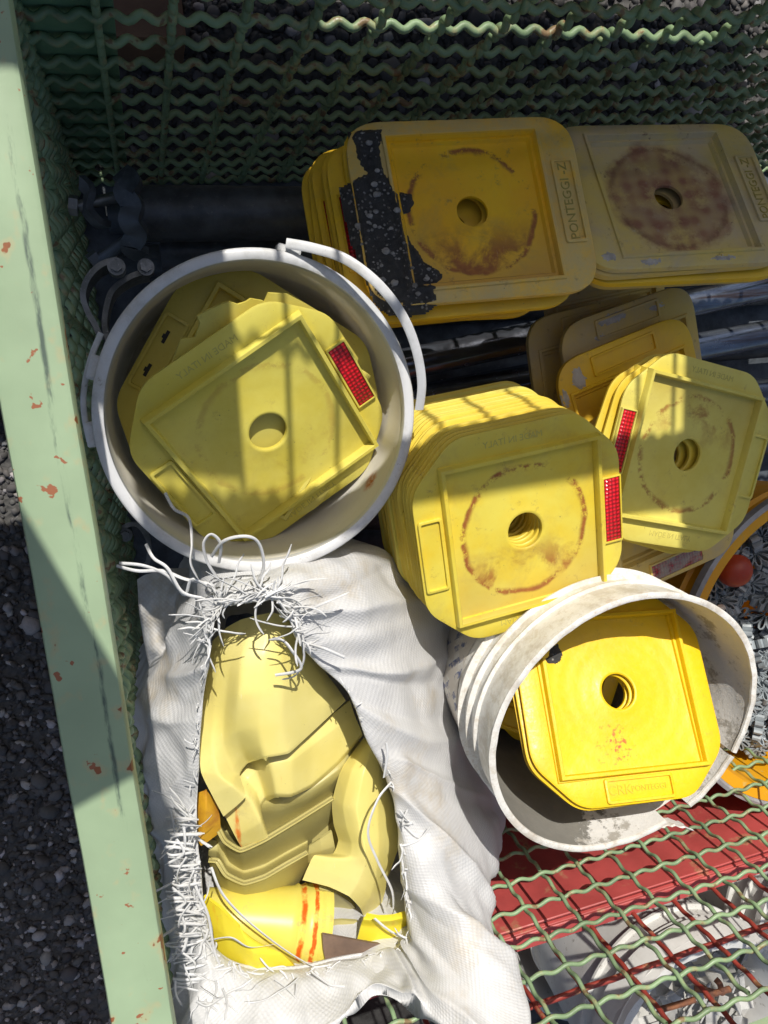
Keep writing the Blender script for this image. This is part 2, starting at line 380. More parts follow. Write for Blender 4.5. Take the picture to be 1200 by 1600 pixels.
# ------------------------------------------------------------------ ground
n = NT('dark_gravel_ground')
c = n.mix(n.noise(60, 8, .7), (.035, .035, .036), (.11, .107, .10))
M['ground'] = n.out(c, .9, n.bump(n.voro(90), .9, .006))
g = MB(); g.box((-80, -80, -.5), (80, 80, 0)); go = g.build('ground', M['ground'], smooth=False)
tag(go, kind='structure')
n = NT('pebble_stone')
at_ = n.t.nodes.new('ShaderNodeAttribute'); at_.attribute_name = 'stone'
c = n.mix(n.step(n.noise(150, 5, .7), .3, .7), at_.outputs['Color'], (.09, .085, .08))
M['pebble'] = n.out(at_.outputs['Color'] if False else n.mix(.75, c, at_.outputs['Color']), .75, n.bump(n.noise(220, 5), .4, .0008))
def ico(sub):
    t = (1 + 5 ** .5) / 2
    V = [(-1, t, 0), (1, t, 0), (-1, -t, 0), (1, -t, 0), (0, -1, t), (0, 1, t), (0, -1, -t), (0, 1, -t), (t, 0, -1), (t, 0, 1), (-t, 0, -1), (-t, 0, 1)]
    Fc = [(0, 11, 5), (0, 5, 1), (0, 1, 7), (0, 7, 10), (0, 10, 11), (1, 5, 9), (5, 11, 4), (11, 10, 2), (10, 7, 6), (7, 1, 8), (3, 9, 4), (3, 4, 2), (3, 2, 6), (3, 6, 8), (3, 8, 9), (4, 9, 5), (2, 4, 11), (6, 2, 10), (8, 6, 7), (9, 8, 1)]
    V = [np.array(v) / np.linalg.norm(v) for v in V]
    for _ in range(sub):
        cache = {}; nf = []
        def mid(a, b):
            k = (min(a, b), max(a, b))
            if k not in cache:
                m = V[a] + V[b]; V.append(m / np.linalg.norm(m)); cache[k] = len(V) - 1
            return cache[k]
        for a, b, c_ in Fc:
            x, y, z_ = mid(a, b), mid(b, c_), mid(c_, a); nf += [(a, x, z_), (b, y, x), (c_, z_, y), (x, y, z_)]
        Fc = nf
    return np.array(V), np.array(Fc)
def stones(name, regions, label, cat):
    V0, F0 = ico(1); AV = []; AF = []; AC = []; off = 0
    for (x0, x1, y0, y1, n_, rmin, rmax) in regions:
        for _ in range(n_):
            r = rmin + (rmax - rmin) * RNG.random() ** 2.6
            s = np.array([1, .55 + .45 * RNG.random(), .4 + .4 * RNG.random()]) * r
            v = V0 * (1 + .16 * RNG.standard_normal((len(V0), 1)) * (.4 if r > .011 else 1)) * s
            a, b = RNG.random() * 6.28, (RNG.random() - .5) * .9
            ca, sa, cb, sb = math.cos(a), math.sin(a), math.cos(b), math.sin(b)
            v = v @ np.array([[1, 0, 0], [0, cb, -sb], [0, sb, cb]]).T @ np.array([[ca, -sa, 0], [sa, ca, 0], [0, 0, 1]]).T
            v = v + np.array([x0 + (x1 - x0) * RNG.random(), y0 + (y1 - y0) * RNG.random(), s[2] * (.2 + .6 * RNG.random())])
            q = RNG.random()
            k = (.035 + .075 * RNG.random()) if q < .84 else (.16 + .24 * RNG.random() if q < .965 else .30 + .25 * RNG.random())
            k *= .5 if y0 > .25 and x0 < 1.1 and n_ > 1000 and RNG.random() < .9 else 1  # most stones behind the back wall coloured darker, standing in for shade
            tint = np.array([1 + .10 * RNG.random(), 1.0, .94 + .12 * RNG.random()])
            AC.append(np.tile(np.append(k * tint, 1), (len(V0), 1))); AV.append(v); AF.append(F0 + off); off += len(V0)
    AV = np.concatenate(AV); AF = np.concatenate(AF); AC = np.concatenate(AC)
    me = bpy.data.meshes.new(name); me.vertices.add(len(AV)); me.vertices.foreach_set('co', AV.ravel())
    me.loops.add(len(AF) * 3); me.loops.foreach_set('vertex_index', AF.ravel().astype(np.int32))
    me.polygons.add(len(AF)); me.polygons.foreach_set('loop_start', np.arange(0, len(AF) * 3, 3, dtype=np.int32))
    me.update(calc_edges=True); me.polygons.foreach_set('use_smooth', np.ones(len(AF), bool))
    at2 = me.attributes.new('stone', 'FLOAT_COLOR', 'POINT'); at2.data.foreach_set('color', AC.ravel())
    o = obj(name, me, M['pebble']); return tag(o, label, cat, kind='stuff')
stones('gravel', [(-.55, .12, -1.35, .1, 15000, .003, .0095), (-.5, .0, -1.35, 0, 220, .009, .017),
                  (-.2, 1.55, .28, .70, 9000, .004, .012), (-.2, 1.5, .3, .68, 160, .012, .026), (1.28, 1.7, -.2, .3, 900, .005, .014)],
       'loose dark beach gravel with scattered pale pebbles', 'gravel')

# ------------------------------------------------------------------ wire mesh panels
def crimp(a, b, r, period, amp, axis, phase=0.0, samp=8, n=6):
    a, b = np.array(a, float), np.array(b, float); L = np.linalg.norm(b - a); k = max(2, int(L / period * samp))
    t = np.linspace(0, 1, k + 1)
    P = a + (b - a) * t[:, None] + np.array(axis)[None, :] * (amp * np.sin(2 * math.pi * t * L / period + phase))[:, None]
    return P, r, n
def mesh_wall(name, mat, parent, o, ux, uz, nx, nz, cx, cz, nrm, r=.003, amp=.0036, waves=2.5, skip=None, wob=.0012, samp=8):
    """crimped woven wire: nx*cx wide along ux, nz*cz tall along uz"""
    m = MB(); o = np.array(o, float); ux = np.array(ux, float); uz = np.array(uz, float); nrm = np.array(nrm, float)
    for j in range(nz + 1):
        p = o + uz * (cz * j) ; jit = RNG.standard_normal() * wob
        P, _, _ = crimp(p + uz * jit - ux * .0, p + ux * (cx * nx) + uz * (jit * .5), r, cx / waves, amp, nrm, math.pi / 2 + math.pi * (j % 2), samp)
        P += (uz * .0012)[None, :] * np.sin(np.linspace(0, 9, len(P)) + j)[:, None]
        m.tube(P, r, 6, False)
    for i in range(nx + 1):
        p = o + ux * (cx * i)
        P, _, _ = crimp(p, p + uz * (cz * nz), r, cz / waves, amp, nrm, -math.pi / 2 + math.pi * (i % 2), samp)
        m.tube(P, r, 6, False)
    return m.build(name, mat, parent, True, None)

X0, X1, YB, YF, ZT = -.058, 1.273, .30, -.60, .85
crate = empty('mesh_crate', (.5, -.15, 0), 'pale green steel mesh crate holding the yellow plates, buckets and sack', 'crate')
def cpart(mb, name, mat, auto=35):
    o = mb.build(name, mat, crate, True, auto); o.matrix_parent_inverse = Matrix.Translation((-.5, .15, 0)); return o
def cmesh(*a, **k):
    o = mesh_wall(*a, **k); o.matrix_parent_inverse = Matrix.Translation((-.5, .15, 0)); return o
cmesh('mesh_panel', M['green_wire'], crate, (X0, YB, .022), (1, 0, 0), (0, 0, 1), 22, 16, .0605, .05, (0, -1, 0), .0040, .0030)
cmesh('mesh_panel', M['green_wire'], crate, (X0 + .02, YF, .026), (1, 0, 0), (0, 0, 1), 29, 17, .0447, .0455, (0, -1, 0), .0023, .0022, 1.5)
cmesh('mesh_panel', M['green_wire'], crate, (X0, YF, .022), (0, 1, 0), (0, 0, 1), 15, 16, .06, .05, (1, 0, 0), .0036, .0030)
cmesh('mesh_panel', M['green_wire'], crate, (X1, YF, .022), (0, 1, 0), (0, 0, 1), 20, 18, .045, .045, (1, 0, 0), .003, .0036)
# top rails: folded L profiles with a rounded edge and a turned down lip
def rail(name, a, b, wdt, side):
    m = MB(); a = Vector(a); b = Vector(b); d = (b - a).normalized(); s_ = Vector(side); k = 40
    prof = [(-wdt / 2, -.040), (-wdt / 2, -.0035), (-wdt / 2 + .001, -.001), (-wdt / 2 + .0035, 0), (wdt / 2 - .0035, 0), (wdt / 2 - .001, -.001), (wdt / 2, -.0035), (wdt / 2, -.018), (wdt / 2 - .003, -.018), (wdt / 2 - .003, -.004), (-wdt / 2 + .003, -.004), (-wdt / 2 + .003, -.040)]
    V = []; Fc = []
    for i in range(k + 1):
        p = a + (b - a) * (i / k)
        wv = mnoise.noise(Vector((i * .35, a.x * 3, a.y * 3))) * .0011
        for (u, z) in prof: V.append(tuple(p + s_ * (u + wv) + Vector((0, 0, z + (wv * .6)))))
    q = len(prof)
    for i in range(k):
        for j in range(q): jj = (j + 1) % q; Fc.append((i * q + j, i * q + jj, (i + 1) * q + jj, (i + 1) * q + j))
    Fc += [tuple(range(q)), tuple(k * q + j for j in range(q - 1, -1, -1))]
    m.add(V, Fc); return cpart(m, name, M['rail'] if 'rail' in M else M['green'])
# scuffed rail paint: scratches running along Y
n = NT('scuffed_green_rail')
col = (.325, .435, .27)
c = n.mix(n.step(n.noise(7, 5), .3, .75), tuple(v * 1.1 for v in col), tuple(v * .84 for v in col))
sp = n.noise(40, 3, .55, n.mapping(loc=(.4, 1.1, .3), sc=(1.6, 1.2, 1)))
sp2 = n.noise(95, 3, .5, n.mapping(loc=(5, 2, 1)))
c = n.mix(n.step(sp, .56, .68, 0, .45), c, (.46, .38, .20))
c = n.mix(n.step(sp2, .68, .70), c, (.30, .11, .05))
c = n.mix(n.step(sp, .675, .695), c, n.mix(n.noise(250, 3), (.36, .12, .035), (.15, .06, .03)))
xx, yy, _z = n.sep()
lin = n.math('ABSOLUTE', n.math('ADD', n.math('SUBTRACT', xx, -.049), n.math('MULTIPLY', n.math('SUBTRACT', n.noise(9, 4, .7), .5), .014)))
sc1 = n.math('MULTIPLY', n.step(lin, .0004, .0022, 1, 0), n.step(n.noise(4, 7, .75, n.mapping(sc=(6, 1, 1), loc=(0, 2, 0))), .46, .56))
c = n.mix(n.math('MULTIPLY', sc1, .85), c, (.035, .06, .055))
sc2 = n.step(n.noise(30, 6, .8, n.mapping(sc=(9, .8, 1))), .70, .74, 0, .6)
c = n.mix(sc2, c, (.10, .14, .11))
M['rail'] = n.out(c, n.step(n.noise(30, 5), .3, .7, .42, .6), n.bump(n.noise(40, 6), .25, .0012))
rail('top_rail', (-.0565, YF - .03, ZT), (-.0565, YB + .03, ZT), .037, (1, 0, 0))
rail('top_rail', (X1, YF - .03, ZT), (X1, YB + .03, ZT), .037, (1, 0, 0))
rail('top_rail', (X0 + .022, YF - .012, ZT - .003), (X1 - .022, YF - .012, ZT - .003), .037, (0, 1, 0))
rail('top_rail', (X0 + .022, YB + .012, ZT - .003), (X1 - .022, YB + .012, ZT - .003), .037, (0, 1, 0))
for (x, y) in ((X0, YB), (X0, YF), (X1, YB), (X1, YF)):
    m = MB(); sx = 1 if x < .5 else -1; sy = 1 if y < 0 else -1
    m.box((min(x - .018 * sx, x + .03 * sx), min(y - .012 * sy, y - .016 * sy), 0), (max(x - .018 * sx, x + .03 * sx), max(y - .012 * sy, y - .016 * sy), ZT - .042), .001)
    m.box((min(x - .014 * sx, x - .018 * sx), min(y - .0118 * sy, y + .03 * sy), 0), (max(x - .014 * sx, x - .018 * sx), max(y - .0118 * sy, y + .03 * sy), ZT - .042), .001)
    cpart(m, 'corner_post', M['green_sheet'])
m = MB(); m.box((X0 - .01, YB + .006, .10), (X0 + .075, YB + .009, .80), .001); cpart(m, 'sheet_panel', M['green_sheet'])
m = MB(); m.box((X0, YF, .012), (X1, YB, .016), .001); cpart(m, 'floor_sheet', M['dark_steel'])

# ------------------------------------------------------------------ plates (scaffold foot covers)
NP = 144
ANG = [2 * math.pi * i / NP for i in range(NP)]
def poly_r(poly, t):
    dx, dy = math.cos(t), math.sin(t); best = 1e9; k = len(poly)
    for i in range(k):
        x1, y1 = poly[i]; x2, y2 = poly[(i + 1) % k]; ex, ey = x2 - x1, y2 - y1
        den = dx * ey - dy * ex
        if abs(den) < 1e-12: continue
        s = (x1 * ey - y1 * ex) / den; u = (x1 * dy - y1 * dx) / den
        if s > 0 and -1e-6 <= u <= 1 + 1e-6: best = min(best, s)
    return best
def round_poly(pts, r, n=7):
    out = []; k = len(pts)
    for i in range(k):
        p0, p1, p2 = np.array(pts[i - 1]), np.array(pts[i]), np.array(pts[(i + 1) % k])
        a = (p0 - p1); b = (p2 - p1); la, lb = np.linalg.norm(a), np.linalg.norm(b); a /= la; b /= lb
        d = min(r, la * .48, lb * .48); s, e = p1 + a * d, p1 + b * d
        for j in range(n + 1):
            t = j / n; out.append(tuple((1 - t) ** 2 * s + 2 * t * (1 - t) * p1 + t * t * e))
    return out
def loop(rfun, z, k=1.0, inset=0.0):
    return [((rfun(t) * k - inset) * math.cos(t), (rfun(t) * k - inset) * math.sin(t), z) for t in ANG]
def sq(s): return lambda t: s / max(abs(math.cos(t)), abs(math.sin(t)))
def circ(r): return lambda t: r
def ringmesh(loops, closed=True):
    V = [v for l in loops for v in l]; L = len(loops); Fc = []
    for a in range(L if closed else L - 1):
        b = (a + 1) % L
        for i in range(NP):
            j = (i + 1) % NP; Fc.append((a * NP + i, a * NP + j, b * NP + j, b * NP + i))
    return V, Fc
octa = round_poly([(.101, -.056), (.101, .060), (.060, .103), (-.062, .103), (-.106, .060), (-.106, -.058), (-.062, -.101), (.058, -.101)], .015)
rect = round_poly([(.113, -.092), (.113, .092), (-.113, .092), (-.113, -.092)], .030)
rect = round_poly([(.113, -.092), (.115, .089), (-.113, .092), (-.115, -.089)], .036)
ofun = lambda t: poly_r(octa, t)
rfun = lambda t: poly_r(rect, t)
HR = .0175
def hole(r): return circ(r)
def mk_y():
    o = loop
    return mesh_from('plate', *ringmesh([o(hole(HR), -.004), o(ofun, -.0045, 1, .003), o(ofun, -.0035, 1, .0006), o(ofun, -.0005, 1, 0), o(ofun, .0004, 1, .0022), o(sq(.0783), .0004), o(sq(.0735), -.0006), o(circ(.05), -.0006), o(circ(.024), -.0006), o(circ(.0205), .0002), o(circ(HR + .001), .0002), o(hole(HR), -.0006)]), True, 40)
def mk_r():
    o = loop
    return mesh_from('plate', *ringmesh([o(hole(.0150), -.010), o(sq(.066), -.010), o(sq(.070), -.003), o(rfun, -.0065, 1, .004), o(rfun, -.0075, 1, .0004), o(rfun, -.0010, 1, 0), o(rfun, .0004, 1, .0025), o(sq(.0775), .0004), o(sq(.0745), .0003), o(sq(.0715), -.0066), o(circ(.05), -.007), o(circ(.02), -.007), o(hole(.0155), -.0072)]), True, 40)
def mk_frame(s0, s1, s2, s3, z0, z1):
    return mesh_from('frame', *ringmesh([loop(sq(s0), z0), loop(sq(s0 - .0002), z0 + .0008), loop(sq(s1 + .0005), z1 - .0006), loop(sq(s1), z1), loop(sq(s2), z1), loop(sq(s2 - .0005), z1 - .0006), loop(sq(s3), z0)]), True, 40)
def rrect_ring(cx, cy, hx, hy, wd, z0, z1, r=.003):
    m = MB(); outp = round_poly([(hx, -hy), (hx, hy), (-hx, hy), (-hx, -hy)], r, 4); inp = round_poly([(hx - wd, wd - hy), (hx - wd, hy - wd), (wd - hx, hy - wd), (wd - hx, wd - hy)], r * .6, 4)
    k = len(outp); V = []
    for (P, z, q) in ((outp, z0, 1), (outp, z1 - .0004, 1), (outp, z1, .985), (inp, z1, 1.0), (inp, z0, .99)):
        V += [(cx + p[0] * q, cy + p[1] * q, z) for p in P]
    Fc = []
    for a in range(5):
        b = (a + 1) % 5
        for i in range(k): j = (i + 1) % k; Fc.append((a * k + i, a * k + j, b * k + j, b * k + i))
    m.add(V, Fc); return m
def mk_box(cx, cy, hx, hy): m = rrect_ring(cx, cy, hx, hy, .0026, -.001, .0030); return mesh_from('label_box', m.V, m.F, True, 40)
def mk_refl(cx, cy, hx, hy):
    m = MB(); m.box((cx - hx, cy - hy, -.001), (cx + hx, cy + hy, .0028), .0008); return mesh_from('reflector', m.V, m.F, True, 40)
def text_mesh(txt, size, mirror=False, ext=.0004):
    cu = bpy.data.curves.new('lettering', 'FONT'); cu.body = txt; cu.size = size; cu.extrude = ext; cu.align_x = 'CENTER'; cu.align_y = 'CENTER'; cu.resolution_u = 3
    o = bpy.data.objects.new('lettering_tmp', cu); COL.objects.link(o)
    dg = bpy.context.evaluated_depsgraph_get(); me = bpy.data.meshes.new_from_object(o.evaluated_get(dg)); me.name = 'lettering'
    bpy.data.objects.remove(o); 
    if mirror:
        for v in me.vertices: v.co.x = -v.co.x
    me.materials.clear(); return me
ME = dict(y=mk_y(), r=mk_r(), fy=mk_frame(.0796, .0780, .0750, .0736, -.001, .0082), fr=mk_frame(.0785, .0778, .0752, .0746, -.001, .0026),
          by=mk_box(-.0925, -.002, .0115, .036), br=mk_box(.0965, .0, .0115, .043), ry=mk_refl(.0905, .0, .0082, .0325), rr=mk_refl(-.0965, .0, .0100, .036),
          rfy=None)
_m = rrect_ring(.0905, 0, .0100, .0343, .0016, -.001, .0034, .001); ME['rfy'] = mesh_from('reflector_frame', _m.V, _m.F, True, 40)
_m = rrect_ring(-.0965, 0, .0125, .0385, .0022, -.001, .0026, .001); ME['rfr'] = mesh_from('reflector_frame', _m.V, _m.F, True, 40)
T_pont = text_mesh('PONTEGGI -Z', .0128)
T_made = text_mesh('MADE IN ITALY', .0085, True, .0002)
T_logo = text_mesh('CRK', .013); T_logo2 = text_mesh('PONTEGGI', .0075)
ORD = ['first', 'second', 'third', 'fourth', 'fifth', 'sixth', 'seventh', 'eighth', 'ninth', 'tenth', 'eleventh', 'twelfth', 'thirteenth', 'fourteenth', 'fifteenth', 'sixteenth', 'seventeenth', 'eighteenth', 'nineteenth', 'twentieth']
def base_cover(kind, mat, Mx, label, group=None, refl=True, text=False, fine=True, reflmat=None, framemat=None):
    """kind 'y' eight-sided cover, 'r' rectangular one. Empty > plate, frame, label_box (> lettering), reflector"""
    t = empty('foot_plate_cover', (0, 0, 0), label, 'plate cover', group); t.matrix_world = Mx
    obj('plate', ME[kind], mat, t); fm = framemat or mat
    obj('frame', ME['f' + kind], fm, t)
    b = obj('label_box', ME['b' + kind], fm, t)
    if refl:
        q = obj('reflector', ME['r' + ('y' if kind == 'y' else 'r')], reflmat or M['refl'], t); obj('reflector_frame', ME['rf' + kind], fm, q)
    if text == 'pont':
        o = obj('lettering', T_pont, M['text_dark'], b); o.matrix_local = Matrix.Translation((.0965, 0, .0006)) @ Matrix.Rotation(R_(90), 4, 'Z')
    if text == 'made':
        for (yy_, rz) in ((.0905, 0), (-.0895, 180)):
            o = obj('lettering', T_made, M['text_pale'], t); o.matrix_local = Matrix.Translation((-.005, yy_, .0004)) @ Matrix.Rotation(R_(rz), 4, 'Z')
    if text == 'logo':
        for me_, x_, dy in ((T_logo, -.0925, .018), (T_logo2, -.0925, -.012)):
            o = obj('lettering', me_, M['text_bright'], b); o.matrix_local = Matrix.Translation((x_, dy, .0006)) @ Matrix.Rotation(R_(-90), 4, 'Z')
    return t
def pose(pos, rz, tx, ty):
    v = Vector((R_(tx), R_(ty), 0)); a = v.length
    Rt = Matrix.Rotation(a, 4, v) if a > 1e-9 else Matrix.Identity(4)
    return Matrix.Translation(pos) @ Rt @ Matrix.Rotation(R_(rz), 4, 'Z')
def stack(kind, Mx, n_, dz, mats, lab, group, lean=(0, 0), jit=.0018, jr=1.2, start=2, refl=True):
    for i in range(1, n_):
        J = Matrix.Translation((lean[0] * i + random.gauss(0, jit), lean[1] * i + random.gauss(0, jit), -dz * i)) @ Matrix.Rotation(R_(random.gauss(0, jr)), 4, 'Z')
        base_cover(kind, random.choice(mats), Mx @ J, lab % ORD[i], group, refl)

# B: the tall leaning stack
PB = pose((.321, -.165, .661), 6.0, 8.7, -1.5)
base_cover('y', M['pale_b'], PB, 'rust ringed pale yellow foot plate cover on top of the tall leaning stack', 'covers in the tall leaning stack', text='made')
stack('y', PB, 20, .0066, [M['pale_s'], M['pale_a'], M['pale_s']], '%s cover from the top of the tall leaning pale yellow stack', 'covers in the tall leaning stack', (-.0002, .0006), .0012, .8)
# F: eight-sided one at the right, half a turn round
PF = pose((.552, -.126, .597), -16.5 + 180, 3.3, 2.6)
base_cover('y', M['pale_f'], PF, 'pale yellow cover with a red reflector on its left, lying right of the tall stack', 'covers piled at the right', text='made')
for i in range(1, 3):
    base_cover('y', M['pale_s'], PF @ pose((.006 * i, .003 * i, -.009 * i), -3 * i, 0, 0), '%s cover down directly under the pale one at the right' % ORD[i], 'covers piled at the right', refl=False)
# A: in the big white bucket
PA = pose((.098, -.051, .6135), 30.4, 22.9, 8.1)
base_cover('y', M['pale_a'], PA, 'clean pale yellow foot plate cover lying uppermost in the big white bucket', 'covers in the big white bucket', text='made')
PA2 = pose((.092, -.028, .578), -35.5, 4, -6) @ Matrix.Scale(1.02, 4)
cA2 = base_cover('y', M['pale_old'], PA2, 'yellow cover with two slots in its label box, under the clean one in the bucket', 'covers in the big white bucket', refl=False)
for yy_ in (-.019, .014):
    m = MB(); m.box((-.0955, yy_ - .006, .0002), (-.0925, yy_ + .006, .0007), .0002); m.box((-.0970, yy_ - .002, .0002), (-.0942, yy_ + .002, .0008), .0002)
    m.build('slot', simple('dark_slot', (.012, .011, .008)), cA2)
base_cover('y', M['pale_s'], pose((.100, -.035, .535), 42, 4, -4), 'lowest yellow foot plate cover visible in the big white bucket', 'covers in the big white bucket', refl=False)
# C and D: two piles at the top
PC = pose((.319, .137, .594), .5, -17.5, -4.6)
cC = base_cover('r', M['gold_c'], PC, 'golden foot plate cover half coated in black tar, on top of the left rear pile', 'covers in the left rear pile', text='pont', refl=False)
for i in range(1, 8):
    J = Matrix.Translation((-.0055 * i + random.gauss(0, .003), .001 * i + random.gauss(0, .003), -.0105 * i)) @ Matrix.Rotation(R_(random.gauss(0, 1.5)), 4, 'Z')
    base_cover('r', M['gold_s'], PC @ J, '%s cover from the top of the left rear pile, below the tarred one' % ORD[i], 'covers in the left rear pile')
PD = pose((.542, .147, .590), -1.7, -30.0, -4.7)
base_cover('r', M['dirty_d'], PD, 'grimy foot plate cover with a brown stained well, on top of the right rear pile', 'covers in the right rear pile', text='pont', refl=False)
for i in range(1, 5):
    J = Matrix.Translation((.003 * i + random.gauss(0, .004), .003 * i + random.gauss(0, .003), -.0105 * i)) @ Matrix.Rotation(R_(random.gauss(0, 1.8)), 4, 'Z') @ Matrix.Rotation(R_(random.gauss(0, .5)), 4, 'X')
    base_cover('r', random.choice([M['gold_s'], M['dirty_e']]), PD @ J, '%s cover from the top of the right rear pile' % ORD[i], 'covers in the right rear pile')
# E: dusty ones leaning below
for k, (px, py, z, rz, tx, ty, mt, lb) in enumerate([
        (958, 556, .42, 97, 2, 4, 'dirty_e', 'dusty brown-yellow cover with only its edge showing, furthest back below the rear piles'),
        (940, 622, .46, 99, 5, 2, 'dirty_e', 'dull yellow cover mostly hidden between two dusty covers behind the pale right one'),
        (1003, 622, .500, 104, 5, 0, 'dirty_e', 'dusty yellow cover with plaster crumbs on its label box, behind the pale right cover'),
        (1006, 676, .528, 106, 2, 0, 'gold_s', 'golden cover with flaked white plaster directly behind the pale right cover'),
        (1040, 765, .550, 103, 6, 2, 'dirty_e', 'dusty cover with a scuffed red reflector poking out below the pale right cover')]):
    base_cover('r', M[mt], pose(at(px, py, z), rz, tx, ty), lb, 'dusty covers piled at the right', reflmat=M['refl_d'])
M['plaster'] = simple('dried_plaster', (.58, .55, .50), (.36, .33, .29), .9, 60, 1.0)
PLAST = []
# G: in the cement bucket
PG = pose((.411, -.343, .668), -6.6 + 90, -30, -2.4)
base_cover('y', M['bright'], PG, 'bright yellow foot plate cover lying uppermost in the cement caked bucket', 'covers in the cement caked bucket', refl=False, text='logo')
for i, Mg in enumerate([PG @ pose((-.001, .003, -.0060), 1.0, 0, 0), PG @ pose((.001, .004, -.0120), 2, 0, 0), pose((.405, -.335, .55), 60, -8, 4), pose((.41, -.34, .53), 35, -2, 4)]):
    base_cover('y', M['bright'], Mg, '%s bright yellow cover down in the cement caked bucket' % ORD[i + 1], 'covers in the cement caked bucket', refl=False)


# broken piece between the two covers in the bucket
def slab(name, poly, th, mat, Mx, label=None, cat=None, parent=None, group=None, amp=0.0):
    m = MB(); k = len(poly)
    V = [(p[0], p[1], amp * math.sin(p[0] * 60)) for p in poly] + [(p[0], p[1], -th + amp * math.sin(p[0] * 60)) for p in poly]
    m.add(V, [tuple(range(k)), tuple(range(2 * k - 1, k - 1, -1))] + [(i, k + i, k + (i + 1) % k, (i + 1) % k) for i in range(k)])
    o = m.build(name, mat, parent, False); o.matrix_world = Mx if parent is None else Mx
    if label: tag(o, label, cat, group)
    return o
pts = [(255, 620), (272, 560), (283, 530), (305, 528), (313, 505), (308, 494), (325, 485), (350, 474), (360, 472), (372, 476), (385, 472), (392, 467), (410, 470), (414, 472), (420, 458), (450, 460), (478, 475), (520, 500), (560, 560), (540, 640), (400, 720), (300, 700)]
PBk = PA @ Matrix.Translation((0, 0, -.010)); iBk = PBk.inverted(); nBk = PBk.to_3x3() @ Vector((0, 0, 1)); cp0 = Vector((0, 0, H)); poly = []
for x, y in pts:
    d = at(x, y, .5) - cp0; q = iBk @ (cp0 + d * ((PBk.translation - cp0).dot(nBk) / d.dot(nBk))); poly.append((q.x, q.y))
poly = poly[::-1]
slab('broken_plate_piece', poly, .003, M['pale_old'], PBk, 'jagged broken piece of pale yellow plastic wedged between two covers in the big bucket', 'broken piece')

# tar splash on C, as its own raised crust (part of that cover)
tarpx = [(548, 206), (596, 203), (592, 235), (596, 262), (612, 300), (618, 318), (613, 300), (628, 294), (645, 298), (650, 312), (640, 325), (630, 332), (632, 352), (648, 378), (660, 395), (668, 408), (688, 418), (694, 428), (680, 440), (678, 455), (681, 470), (668, 482), (640, 490), (612, 486), (590, 470), (570, 420), (552, 370), (540, 320), (534, 292), (548, 285), (575, 272), (560, 250), (555, 225)]
Mi = PC.inverted(); tl = []
camp = Vector((0, 0, H)); nC = (PC.to_3x3() @ Vector((0, 0, 1))); oC = PC.translation
for (px, py) in tarpx:
    d = at(px, py, .5) - camp; t = (oC - camp).dot(nC) / d.dot(nC); q = Mi @ (camp + d * t); tl.append((q.x, q.y))
def inpoly(x, y, P):
    c_ = False; j = len(P) - 1
    for i in range(len(P)):
        if (P[i][1] > y) != (P[j][1] > y) and x < (P[j][0] - P[i][0]) * (y - P[i][1]) / (P[j][1] - P[i][1]) + P[i][0]: c_ = not c_
        j = i
    return c_
def pdist(x, y, P):
    b = 9.
    for i in range(len(P)):
        x1, y1 = P[i]; x2, y2 = P[(i + 1) % len(P)]; ex, ey = x2 - x1, y2 - y1
        t = max(0, min(1, ((x - x1) * ex + (y - y1) * ey) / (ex * ex + ey * ey + 1e-12))); b = min(b, math.hypot(x - x1 - t * ex, y - y1 - t * ey))
    return b
def crust(name, P, mat, parent, base, step=.0017, h=.0042, clipf=None):
    xs = [p[0] for p in P]; ys = [p[1] for p in P]; nx = int((max(xs) - min(xs)) / step) + 3; ny = int((max(ys) - min(ys)) / step) + 3
    idx = {}; V = []; Fc = []
    def vid(i, j):
        if (i, j) not in idx:
            x = min(xs) + (i - 1) * step; y = min(ys) + (j - 1) * step
            d = pdist(x, y, P) * (1 if inpoly(x, y, P) else -1) + mnoise.noise(Vector((x * 220, y * 220, 1))) * .0016
            zz_ = base(x, y) - .0008 + min(1, max(0, (d + .001) / .004)) * h * (.7 + .6 * abs(mnoise.noise(Vector((x * 150, y * 150, 3))))) + max(0, mnoise.noise(Vector((x * 420, y * 420, 5)))) * .0016
            if d < -.001: zz_ = base(x, y) - .0015
            idx[(i, j)] = (len(V), d); V.append((x, y, zz_))
        return idx[(i, j)]
    for i in range(nx):
        for j in range(ny):
            q = [vid(i, j), vid(i + 1, j), vid(i + 1, j + 1), vid(i, j + 1)]
            if max(a[1] for a in q) > -.0012: Fc.append(tuple(a[0] for a in q))
    me = mesh_from(name, V, Fc, True); return obj(name, me, mat, parent)
def baseC(x, y):
    s = max(abs(x), abs(y))
    if s > .0785: return .0006 if poly_r(rect, math.atan2(y, x)) > math.hypot(x, y) + .002 else -.004
    if s > .0745: return .0028
    return -.0068 + max(0, (s - .071)) * 1.9
tc_ = crust('tar_crust', tl, M['tar'], cC, baseC)
tag(tc_, 'black crusty tar with small stones stuck in it')
m = MB(); V0, F0 = ico(1); k = 0
while k < 90:
    x = random.uniform(min(p[0] for p in tl), max(p[0] for p in tl)); y = random.uniform(min(p[1] for p in tl), max(p[1] for p in tl))
    if not inpoly(x, y, tl) or pdist(x, y, tl) < .004: continue
    r_ = .0008 + .0034 * random.random() ** 3.5; m.add(V0 * np.array([r_, r_ * .8, r_ * .55]) * (1 + .12 * RNG.standard_normal((len(V0), 1))) + np.array([x, y, baseC(x, y) + .0034]), F0.tolist()); k += 1
obj('embedded_stone', mesh_from('embedded_stone', m.V, m.F, False), simple('grey_stone_chips', (.34, .33, .31), (.14, .14, .135), .8, 80), tc_)
